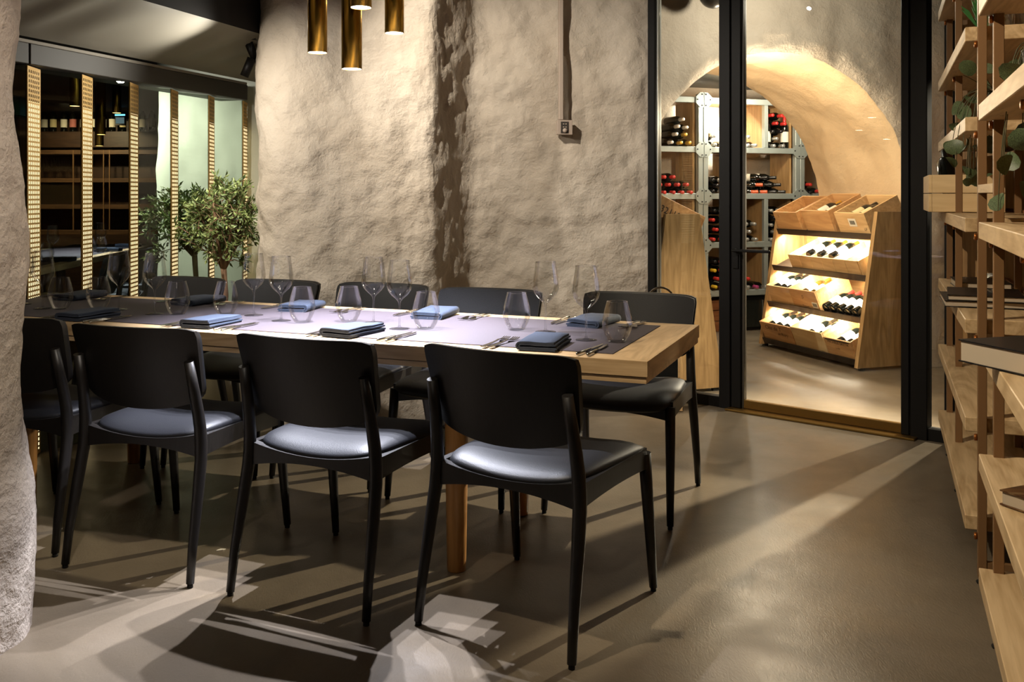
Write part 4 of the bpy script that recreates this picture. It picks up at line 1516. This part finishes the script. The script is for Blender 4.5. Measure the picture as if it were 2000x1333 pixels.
# ================================================================== OLIVE TREES
def olive(loc, zs, crown, label, seed, lean=0.0, extra=()):
    rnd = random.Random(seed)
    t = thing('olive_tree', label, 'olive tree', loc, 0, 'potted olive trees at the screen')
    MB().lathe([(0, 0), (0.125, 0), (0.13, 0.01), (0.16, 0.30), (0.16, 0.31), (0.148, 0.31), (0.146, 0.27), (0, 0.27)], 32).build('pot', plain('white_pot%d' % seed, '#b9b6aa', 0.6), t)
    MB().lathe([(0, 0.275), (0.145, 0.275)], 20).build('soil', plain('soil%d' % seed, '#2a1f16', 0.95), t)
    mb = MB()
    pts = [Vector((0.01, 0, 0.27)), Vector((0.0, 0.0, 0.45)), Vector((0.012, 0.005, 0.65)), Vector((0.0, 0, zs))]
    mb.tube(pts, [0.019, 0.016, 0.015, 0.017], 10)
    mb.build('trunk', M_bark, t)
    cx, cy, cz, rx, ry, rz = crown
    top = pts[-1]
    ends = []
    mb = MB()
    for k in range(6):
        g = k * 1.05 + rnd.random() * 0.5
        e = Vector((cx + rx * 0.62 * math.cos(g), cy + ry * 0.62 * math.sin(g), cz + rz * (0.05 + 0.35 * rnd.random())))
        m1 = top.lerp(e, 0.45) + Vector((math.cos(g) * 0.02, math.sin(g) * 0.02, 0.01))
        mb.tube([top - Vector((0, 0, 0.015)), m1, e], [0.0115, 0.009, 0.004], 8)
        ends += [m1.lerp(e, f) for f in (0.2, 0.5, 0.8, 1.0)]
    tw = []
    for k in range(165):
        s = rnd.choice(ends)
        while True:
            d = Vector((rnd.uniform(-1, 1), rnd.uniform(-1, 1), rnd.uniform(-1, 1)))
            if 0.1 < d.length < 1:
                break
        d.normalize()
        rr = 0.80 + 0.24 * rnd.random()
        e = Vector((cx + rx * d.x * rr, cy + ry * d.y * rr, cz + rz * d.z * rr))
        tw.append((s, e))
        mb.tube([s, s.lerp(e, 0.5) + Vector((0, 0, 0.012)), e], [0.0026, 0.002, 0.0012], 4, False)
    for (ex, ey, ez) in extra:
        s = top + Vector((0, 0, 0.03))
        e = Vector((ex, ey, ez))
        for q in range(5):
            e2 = e + Vector((rnd.uniform(-.05, .05), rnd.uniform(-.05, .05), rnd.uniform(-.05, .05)))
            tw.append((s.lerp(e, 0.6), e2))
        mb.tube([s, s.lerp(e, 0.5) + Vector((0, 0, 0.02)), e], [0.005, 0.003, 0.0015], 5, False)
    mb.build('branches', M_bark, t)
    mb = MB()
    bm = mb.bm
    def leaf(p, d, ln, wd):
        d = d.normalized()
        s = d.cross(Vector((rnd.uniform(-1, 1), rnd.uniform(-1, 1), rnd.uniform(-1, 1)))).normalized()
        n = s.cross(d).normalized()
        a = bm.verts.new(p)
        b = bm.verts.new(p + d * ln * 0.45 + s * wd + n * wd * 0.3)
        c = bm.verts.new(p + d * ln + n * (-wd * 0.6))
        e = bm.verts.new(p + d * ln * 0.45 - s * wd + n * wd * 0.3)
        m = bm.verts.new(p + d * ln * 0.5)
        bm.faces.new((a, b, m))
        bm.faces.new((b, c, m))
        bm.faces.new((c, e, m))
        bm.faces.new((e, a, m))
    for s, e in tw:
        dd = (e - s)
        for q in range(17):
            f = 0.35 + 0.65 * (q / 16)
            p = s.lerp(e, f) + Vector((0, 0, 0.012 * math.sin(PI * f)))
            d = dd.normalized() * 0.7 + Vector((rnd.uniform(-1, 1), rnd.uniform(-1, 1), rnd.uniform(-0.8, 1)))
            leaf(p, d, rnd.uniform(0.028, 0.05), rnd.uniform(0.005, 0.0085))
    f_ = mb.build('foliage', M_leaf, t)
    f_['kind'] = 'stuff'
    return t
olive((-1.645, 5.36, 0), 0.80, (0.015, -0.02, 1.085, 0.235, 0.20, 0.255), 'bushy potted olive tree in front of the gold strips', 11, 0, [(-0.30, -0.05, 1.0), (-0.33, -0.06, 1.1), (0.14, -0.06, 0.83)])
olive((-1.905, 5.64, 0), 0.86, (-0.06, 0, 1.08, 0.27, 0.16, 0.20), 'potted olive tree behind the tinted glass, left of the front one', 23, 0, [(-0.26, 0.0, 0.86), (0.16, 0, 0.83)])

# ================================================================== BOOKCASE ON THE RIGHT
def shelf_frame(label, name='bookcase'):
    return thing(name, label, 'bookcase', SH0, -TH, 'open oak and bronze bookcases along the right wall')
SZ = [0.205, 0.515, 0.825, 1.145, 1.465, 1.75, 2.08, 2.40]
def bookcase(t, ya, yb, posts, rear_rails=True):
    for yp in posts:
        for x in (0.0, 0.215):
            MB().box(x, x + 0.026, yp - 0.013, yp + 0.013, 0.02, 2.7, None, 0.0015, 1).build('post', M_bronze, t)
            MB().lathe([(0, 0), (0.016, 0), (0.018, 0.006), (0.008, 0.012), (0.008, 0.022), (0, 0.022)], 12, Matrix.Translation((x + 0.013, yp, 0))).build('foot', M_rubber, t)
        MB().box(0.026, 0.215, yp - 0.010, yp + 0.010, 0.045, 0.07).build('cross_tube', M_bronze, t)
    for z in SZ:
        MB().box(-0.034, 0.243, ya, yb, z - 0.045, z, None, 0.002, 1).build('shelf_board', M_shelf_wood, t)
        for yp in posts:
            MB().lathe([(0, 0), (0.011, 0), (0.011, 0.007), (0.009, 0.009), (0, 0.009)], 14, Matrix.Translation((-0.001, yp, z - 0.058)) @ Matrix.Rotation(R(-90), 4, 'Y')).build('copper_stud', M_copper, t)
        if rear_rails:
            MB().box(0.243, 0.262, ya, yb, z - 0.05, z + 0.012).build('rear_rail', M_red_wood, t)
t = shelf_frame('near open bookcase of oak boards cut off by the right picture edge')
bookcase(t, -1.30, 0.014, [0.0, -0.62, -1.27])
MB().box(0.0, 0.024, 0.016, 0.438, 1.225, 1.25).build('link_bar', M_shelf_wood, t)
t = shelf_frame('far open bookcase of oak boards beside the glass sidelight')
bookcase(t, 0.467, 2.03, [0.453, 1.43, 2.0])
SHM = Matrix.Translation(SH0) @ Matrix.Rotation(-TH, 4, 'Z')

def book(matrix, lx, ly, thk, label, group='books on the shelves', cover=None):
    t = thing('book', label, 'book', group=group, matrix=matrix)
    cv = cover or M_cover
    mb = MB()
    mb.box(0, lx, 0, ly, 0, 0.003)
    mb.box(0, lx, 0, ly, thk - 0.003, thk)
    mb.box(0, lx, ly - 0.003, ly, 0.003, thk - 0.003)
    mb.build('cover', cv, t)
    MB().box(0.004, lx - 0.004, 0.004, ly - 0.003, 0.003, thk - 0.003).build('pages', M_paper, t)
    return t
def picture_cover(name, cols):
    m, nt, b = newmat(name)
    v = coords(nt, (9, 9, 9))
    n1 = N(nt, 'ShaderNodeTexNoise')
    n1.inputs['Scale'].default_value = 1.2
    n1.inputs['Distortion'].default_value = 1.5
    nt.links.new(v, n1.inputs['Vector'])
    c = ramp(nt, n1.outputs['Fac'], [(0.3, lin(cols[0])), (0.5, lin(cols[1])), (0.7, lin(cols[2]))])
    nt.links.new(c, b.inputs['Base Color'])
    b.inputs['Roughness'].default_value = 0.3
    return m
def at(x, y, z, rz):
    return Matrix.Translation((x, y, z)) @ Matrix.Rotation(R(rz), 4, 'Z')
book(at(1.052, 2.215, SZ[2] + 0.002, -73), 0.34, 0.27, 0.052, 'thick black book jutting out over the shelf at the right edge')
book(at(1.105, 2.13, SZ[1] + 0.002, -66), 0.32, 0.26, 0.034, 'book with a colourful cover on the low shelf at the right edge', cover=picture_cover('photo_cover', ['#1a1512', '#5a3a1c', '#8f7a55']))
book(SHM @ at(-0.075, 1.12, SZ[2] + 0.002, -90), 0.33, 0.26, 0.022, 'lower of the two pale edged magazines on the far bookcase')
book(SHM @ at(-0.05, 1.10, SZ[2] + 0.0245, -93), 0.31, 0.24, 0.020, 'upper of the two pale edged magazines on the far bookcase')
book(SHM @ at(0.0, 1.75, SZ[2] + 0.002, -88), 0.30, 0.20, 0.03, 'dark book at the back end of the magazine shelf', cover=picture_cover('dark_cover', ['#0c0b0a', '#191613', '#2a2420']))
t = thing('wire_ornament', 'small coiled silver wire ornament on top of the magazines', 'ornament', matrix=SHM @ at(0.09, 0.95, SZ[2] + 0.0455, 0))
for k in range(4):
    mb = MB()
    mb.tube([(0.03 * math.cos(g), -0.05 + k * 0.032, 0.031 + 0.03 * math.sin(g)) for g in [2 * PI * i / 16 for i in range(17)]], 0.003, 6, False)
    mb.build('loop', M_steel, t)
# wooden crate with bottle
t = thing('shelf_crate', 'pale wooden box standing out at the end of the far bookcase', 'wooden box', matrix=SHM @ at(-0.10, 1.42, SZ[3] + 0.002, 0))
for x0, x1, y0, y1 in ((0, 0.012, 0, 0.55), (0.27, 0.282, 0, 0.55), (0.0125, 0.2695, 0, 0.012), (0.0125, 0.2695, 0.538, 0.55)):
    for z0 in (0.0, 0.078):
        MB().box(x0, x1, y0, y1, z0 + 0.001, z0 + 0.076, None, 0.001, 1).build('slat', M_crate_p, t)
MB().box(0.0125, 0.2695, 0.0125, 0.5375, 0, 0.006).build('base', M_crate_p, t)
pb = SHM @ Vector((-0.02, 1.50, SZ[3] + 0.10))
bottle(pb, (SHM.to_3x3() @ Vector((-0.02, 0.80, 0.52))), 'black', None, 'dark bottle leaning out of the pale wooden box on the bookcase', None)

def round_leaves(name, label, base, spots, pot):
    t = thing(name, label, 'plant', matrix=SHM @ Matrix.Translation(base))
    rnd = random.Random(hash(label) % 1000 if False else len(label))
    MB().lathe([(0, 0), (0.045, 0), (0.055, 0.09), (0.058, 0.10), (0.05, 0.10), (0.048, 0.08), (0, 0.08)], 20).build('pot', pot, t)
    lm = MB()
    pts = [(0, 0.0)]
    n = 12
    bm = lm.bm
    c = bm.verts.new((0, 0.5, 0.04))
    ring = []
    for k in range(n):
        g = 2 * PI * k / n - PI / 2
        r = 0.5 * (1 + 0.10 * math.cos(2 * g))
        ring.append(bm.verts.new((r * math.cos(g), 0.5 + r * math.sin(g), 0.10 * math.cos(2 * g))))
    for k in range(n):
        bm.faces.new((c, ring[k], ring[(k + 1) % n])).smooth = True
    me = lm.mesh('leaf', M_leaf2)
    stems = MB()
    for (x, y, z, s) in spots:
        p = Vector((x, y, z))
        st = Vector((0, 0, 0.10))
        c1 = Vector((x * 0.7 - 0.02, y * 0.6, 0.10 + 0.06))
        cv = [st * (1 - f) ** 2 + c1 * 2 * f * (1 - f) + p * f * f for f in [q / 8 for q in range(9)]]
        stems.tube(cv, 0.0013, 5, False)
        o = place('leaf', me, t, p, (rnd.uniform(0.5, 2.2), rnd.uniform(-0.7, 0.7), rnd.uniform(0, 6.28)))
        o.scale = (s, s, s)
    stems.build('stems', plain('stem_' + name + str(len(label)), '#4b4a2e', 0.7), t)
    return t
rnd = random.Random(5)
sp1 = [(-0.07 + rnd.uniform(-.07, .05), rnd.uniform(-.24, .20), rnd.uniform(-.22, .16), rnd.uniform(.035, .06)) for k in range(26)]
round_leaves('trailing_plant', 'round leaved trailing plant hanging from the far bookcase', (0.09, 0.80, SZ[4]), sp1, plain('dark_pot_a', '#3a332b', 0.6))
sp2 = [(-0.05 + rnd.uniform(-.05, .06), rnd.uniform(-.20, .16), rnd.uniform(-.30, .10), rnd.uniform(.04, .065)) for k in range(18)]
round_leaves('trailing_plant', 'round leaved trailing plant on the near bookcase at the right edge', (0.09, -0.28, SZ[4]), sp2, plain('dark_pot_b', '#3a332b', 0.6))
# vases and a small green plant on the top shelves in view
VASE = MB().lathe([(0, 0), (0.05, 0), (0.052, 0.004), (0.06, 0.26), (0.058, 0.26), (0.05, 0.008), (0, 0.008)], 28).mesh('glass_vase', M_crystal)
for (x, y, lab) in ((0.10, 0.95, 'tall clear glass vase beside the green potted plant'), (0.10, 0.62, 'tall clear glass vase nearest the bookcase end'), (0.11, -0.15, 'tall glass vase on the near bookcase')):
    o = place('glass_vase', VASE)
    o.matrix_world = SHM @ Matrix.Translation((x, y, SZ[5] + 0.001))
    tag(o, lab, 'vase', 'glass vases on the bookcases')
t = thing('potted_plant', 'bright green plant in a brown pot on the upper shelf', 'plant', matrix=SHM @ Matrix.Translation((0.10, 1.25, SZ[5] + 0.001)))
MB().lathe([(0, 0), (0.05, 0), (0.06, 0.11), (0.052, 0.11), (0.05, 0.09), (0, 0.09)], 20).build('pot', plain('brown_pot', '#6b4630', 0.7), t)
mb = MB()
for k in range(60):
    g = rnd.uniform(0, 6.28)
    e = Vector((math.cos(g) * rnd.uniform(.03, .1), math.sin(g) * rnd.uniform(.03, .1), rnd.uniform(.13, .26)))
    s_ = Vector((-math.sin(g), math.cos(g), 0)) * 0.012
    a = Vector((math.cos(g) * 0.02, math.sin(g) * 0.02, 0.10))
    m_ = a.lerp(e, 0.6) + Vector((0, 0, 0.02))
    vs = [mb.bm.verts.new(v) for v in (a, m_ + s_, e, m_ - s_)]
    mb.bm.faces.new(vs)
f_ = mb.build('foliage', plain('bright_leaf', '#2f6a2a', 0.5), t)
f_['kind'] = 'stuff'

# ================================================================== SMALL THINGS BY THE BACK WALL
t = thing('thermostat', 'small cream wall thermostat with a round dial', 'thermostat', (0.313, 5.565, 1.575), R(5))
MB().box(-0.046, 0.046, 0, 0.05, 0, 0.086, None, 0.004, 2).build('housing', M_plastic, t)
MB().box(-0.024, 0.022, -0.003, 0.0, 0.008, 0.076).build('faceplate', M_grey_plastic, t)
MB().lathe([(0, 0), (0.014, 0), (0.012, 0.009), (0, 0.010)], 20, Matrix.Translation((0.0, -0.003, 0.024)) @ Matrix.Rotation(R(90), 4, 'X')).build('dial', M_plastic, t)
for bx in (-0.008, 0.006):
    for bz in (0.044, 0.062):
        MB().box(bx - 0.004, bx + 0.004, -0.006, -0.003, bz - 0.003, bz + 0.003).build('button', M_plastic, t)
o = MB().box(-0.013, 0.013, 0, 0.045, 1.662, 2.74, None, 0.003, 1).build('cable_duct', M_plastic, None, (0.292, 5.565, 0), (0, 0, R(5)))
tag(o, 'cream cable duct running up the wall from the thermostat', 'cable duct')
t = thing('wooden_box', 'printed wooden wine box on the floor behind the far corner chair', 'wooden box', (0.83, 5.30, 0), R(-4))
for z0 in (0.0, 0.086):
    MB().box(-0.16, 0.13, -0.02, 0.20, z0 + 0.002, z0 + 0.084, None, 0.002, 1).build('board', M_crate, t)
lettering('No 1', 0.05, M_ink_brown, t, Matrix.Translation((0.131, 0.09, 0.09)) @ Matrix.Rotation(R(90), 4, 'Z') @ Matrix.Rotation(R(90), 4, 'X'))
lettering('VIN', 0.05, M_ink_brown, t, Matrix.Translation((0.07, -0.0205, 0.08)) @ Matrix.Rotation(R(90), 4, 'X'))
t = thing('lantern', 'wood framed lantern with a hoop handle behind the far corner chair', 'lantern', (0.85, 5.38, 0.172), R(-4))
for x in (-0.1, 0.088):
    for y_ in (-0.1, 0.088):
        MB().box(x, x + 0.012, y_, y_ + 0.012, 0, 0.44).build('corner_post', M_crate, t)
for z0 in (0.0, 0.428):
    MB().box(-0.1, 0.1, -0.1, 0.1, z0, z0 + 0.012).build('frame_plate', M_crate, t)
for y_ in (-0.096, 0.093):
    MB().box(-0.088, 0.088, y_, y_ + 0.003, 0.012, 0.428).build('pane', plain('lantern_glass', '#15181a', 0.1), t)
for x in (-0.096, 0.093):
    MB().box(x, x + 0.003, -0.088, 0.088, 0.012, 0.428).build('pane', plain('lantern_glass_side', '#15181a', 0.1), t)
mb = MB()
mb.tube([(0.075 * math.cos(PI * k / 14), 0, 0.44 + 0.075 * math.sin(PI * k / 14)) for k in range(15)], 0.006, 8)
mb.build('hoop_handle', plain('dark_bronze', '#3b3226', 0.35, 0.6), t)
t = thing('globe_lamp', 'dark round globe lamp at the top behind the fixed pane', 'lamp', (1.235, 5.76, 2.45))
MB().lathe([(0.09 * math.sin(PI * k / 16), -0.09 * math.cos(PI * k / 16)) for k in range(17)], 28).build('globe', plain('smoked_globe', '#2a2622', 0.3), t)
MB().tube([(0, 0, 0.085), (0, 0, 0.30)], 0.004, 8).build('cord', M_black_metal, t)
# chip of paper on the floor
o = MB().prism([(0, 0), (0.022, 0.004), (0.03, 0.012), (0.012, 0.016), (0.004, 0.010)], 0.0005, 0.003).build('paper_scrap', M_label, None, (-1.01, 3.21, 0), (0, 0, 0.2))
tag(o, 'tiny pale paper scrap lying on the floor among the chair legs', 'scrap')
# track spots next to the pier
for (x, y_, z, lab, tgt) in ((-1.485, 5.30, 2.075, 'black track spotlight beside the top of the plaster pier', (-1.46, 5.33, 2.0)), (-1.462, 5.28, 1.985, 'black tube spotlight pointing down left of the plaster pier', (-1.56, 5.28, 1.75))):
    t = thing('track_spotlight', lab, 'spotlight', (x, y_, z), 0, 'track spotlights at the low ceiling')
    d = (Vector(tgt) - Vector((x, y_, z))).normalized()
    mb = MB()
    mb.tube([(0, 0, 0), tuple(d * 0.11)], 0.024, 18)
    mb.build('body', M_black_metal, t)
    MB().tube([(0, 0, 0), (0, 0, 2.10 - z)], 0.008, 8).build('stem', M_black_metal, t)
    MB().box(-0.03, 0.03, -0.03, 0.03, 2.085 - z, 2.105 - z).build('base', M_black_metal, t)

# ================================================================== ROOM BEHIND THE SCREEN
R2 = math.atan2(0.992, -0.125)
t2 = thing('dining_table', 'second oak table with dark inlay behind the glazed screen', 'table', (-3.05, 6.0, 0), R2)
MB().box(0, 3.2, 0, 0.08, 0.695, 0.74, None, 0.002, 1).build('edge_board', M_table_x, t2)
MB().box(0, 3.2, 0.74, 0.82, 0.695, 0.74, None, 0.002, 1).build('edge_board', M_table_x, t2)
MB().box(0, 0.12, 0.0805, 0.7395, 0.695, 0.74).build('edge_board', M_table_y, t2)
MB().box(3.08, 3.2, 0.0805, 0.7395, 0.695, 0.74).build('edge_board', M_table_y, t2)
MB().box(0.12, 3.08, 0.0805, 0.7395, 0.70, 0.7405).build('runner', M_runner, t2)
for lx, ly in ((0.65, 0.13), (0.65, 0.69), (2.55, 0.13), (2.55, 0.69)):
    MB().lathe([(0, 0), (0.029, 0), (0.037, 0.35), (0.04, 0.695)], 20, Matrix.Translation((lx, ly, 0))).build('leg', M_leg, t2)
def tab2(x, y_, z=0.741):
    return Vector((-3.05, 6.0, z)) + Vector((-0.125, 0.992, 0)) * x + Vector((-0.992, -0.125, 0)) * y_
for (x, y_, me, nm, lab, cat) in ((0.55, 0.34, WINE, 'wine_glass', 'wine glass on the second table right of the first gold strip', 'wine glass'), (0.66, 0.26, TUM, 'stemless_glass', 'water glass on the second table right of the first gold strip', 'water glass'),
        (0.80, 0.20, TUM, 'stemless_glass', 'water glass on the second table left of the second gold strip', 'water glass'), (1.15, 0.28, WINE, 'wine_glass', 'wine glass on the second table behind the second gold strip', 'wine glass'),
        (1.62, 0.16, TUM, 'stemless_glass', 'front water glass of the bright group on the second table', 'water glass'), (1.72, 0.10, TUM, 'stemless_glass', 'rear water glass of the bright group on the second table', 'water glass'),
        (1.85, 0.14, WINE, 'wine_glass', 'wine glass rising over the bright group on the second table', 'wine glass')):
    o = place(nm, me, None, tab2(x, y_))
    tag(o, lab, cat)
for i, (x, y_, lab) in enumerate(((0.75, 0.10, 'napkin on the second table by the first water glasses'), (1.95, 0.11, 'napkin on the second table beyond the bright glasses'), (2.6, 0.12, 'napkin at the far end of the second table'))):
    o = place('folded_napkin', NAPS[i], None, tab2(x, y_, 0.741), (0, 0, R2 + PI))
    tag(o, 'blue ' + lab, 'napkin')
for i, (x, lab) in enumerate(((0.55, 'nearest'), (1.25, 'second'), (2.05, 'third'))):
    c = clone(CH)
    c.location = tab2(x, -0.10, 0)
    c.rotation_euler = (0, 0, R2 + R(2))
    c['label'] = 'black chair at the second table behind the screen, %s from the camera' % lab
    c['group'] = 'chairs at the second table'
g2 = 'brass pendants behind the screen'
M_led_dim = emit('led_amber', '#ffd98a', 4)
pendant(-3.07, 6.6, 1.84, 0.5, 0.035, 'brass pendant behind the glass between first and second strip', g2, 0, 2.18, glow=M_led_dim)
pendant(-3.49, 7.95, 1.63, 0.5, 0.0351, 'lowest brass pendant behind the glass, right of the second strip', g2, 40, 2.18, 84, M_led_dim)
pendant(-3.30, 7.55, 1.70, 0.5, 0.0351, 'brass pendant behind the glass just above the lowest one', g2, 40, 2.18, 84, M_led_dim)
pendant(-3.28, 7.8, 1.896, 0.3, 0.0351, 'brass pendant behind the glass left of the third strip', g2, 0, 2.19, glow=M_led_dim)
# bar shelf
M_bar = wood('bar_brown', '#46311f', '#66492f', 'X', 0.5)
t = thing('bar_shelf', 'tall dark wooden bar shelf with bottles at the back of the far room', 'shelf', (-5.75, 11.0, 0), R(-2))
MB().box(0, 1.75, 0.3, 0.32, 0, 2.1).build('back_panel', M_dark_wood, t)
for z in (0.80, 1.10, 1.41, 1.74):
    MB().box(0.021, 1.729, 0, 0.3, z - 0.05, z, None, 0.002, 1).build('shelf_board', M_bar, t)
MB().box(0.021, 1.729, 0.0, 0.3, 1.77, 1.955, None, 0.002, 1).build('fascia_box', M_dark_wood, t)
for x in (0, 1.73):
    MB().box(x, x + 0.02, 0, 0.3, 0, 2.1).build('side_panel', M_dark_wood, t)
for x in (0.62, 0.98, 1.05, 1.32):
    MB().box(x, x + 0.012, -0.002, 0.01, 0.80, 1.74).build('upright', M_bronze, t)
MB().box(0.021, 1.729, 0, 0.28, 0, 0.76).build('cupboard', M_dark_wood, t)
BM_ = Matrix.Translation((-5.75, 11.0, 0)) @ Matrix.Rotation(R(-2), 4, 'Z')
bl = ['white', 'white', 'cream', 'white', 'pink', 'white', 'white', 'white', 'white', 'cream', 'white', 'white', 'white', 'cream']
for i in range(14):
    bottle(BM_ @ Vector((0.10 + i * 0.118, 0.10 + 0.02 * (i % 2), 1.956)), (0, 0, 1), 'black', bl[i], '%s labelled bottle, %s from left on the far bar shelf' % (bl[i], ORD[i]), 'bottles on the bar shelf')
for i in range(10):
    o = place('wine_glass', WINE)
    o.matrix_world = BM_ @ Matrix.Translation((0.13 + (i % 5) * 0.095, 0.09 + 0.11 * (i // 5), 1.411))
    tag(o, 'small wine glass on the far bar shelf, %s row, %s from left' % (('front', 'back')[i // 5], ORD[i % 5]), 'wine glass', 'wine glasses on the bar shelf')
spot('bar_light', (-4.8, 10.0, 2.15), (-4.9, 11.0, 1.5), 45, 90, 0.8, WARM, 0.05)
# tall brown cupboard and a glass hood behind the first pane
t = thing('tall_cupboard', 'plain dark brown cupboard behind the leftmost glass panel', 'cupboard', (-5.3, 8.6, 0), R(8))
MB().box(-0.5, 0.75, 0, 0.4, 0, 1.95, None, 0.003, 1).build('body', wood('cupboard_brown', '#3d2a1d', '#513824', 'Z', 0.5), t)
MB().box(-0.48, 0.12, -0.018, -0.001, 0.05, 1.93, None, 0.002, 1).build('door', M_dark_wood, t)
MB().box(0.125, 0.73, -0.018, -0.001, 0.05, 1.93, None, 0.002, 1).build('door', M_dark_wood, t)
t = thing('glass_hood', 'greenish glass hood above the dark brown cupboard', 'hood', (-5.3, 8.6, 1.955), R(8))
MB().box(-0.5, 0.75, 0, 0.4, 0, 0.17).build('pane', plain('green_glass_solid', '#5c6f66', 0.25), t)
MB().box(-0.5, 0.75, -0.004, 0.0, 0.165, 0.18).build('edge', M_steel, t)
t = thing('wall_screen', 'small pale blue display glowing high on the far room wall', 'display', (-4.42, 10.6, 2.0), R(-6))
MB().box(-0.06, 0.06, 0, 0.02, 0, 0.13).build('housing', M_grey_plastic, t)
MB().box(-0.05, 0.05, -0.002, 0.0, 0.02, 0.09).build('panel', emit('screen_grey', '#6f7f88', 0.5), t)
MB().box(-0.06, 0.06, -0.002, 0.0, 0.108, 0.125).build('light_bar', emit('screen_blue', '#6fc8ff', 2.0), t)

bpy.context.view_layer.update()
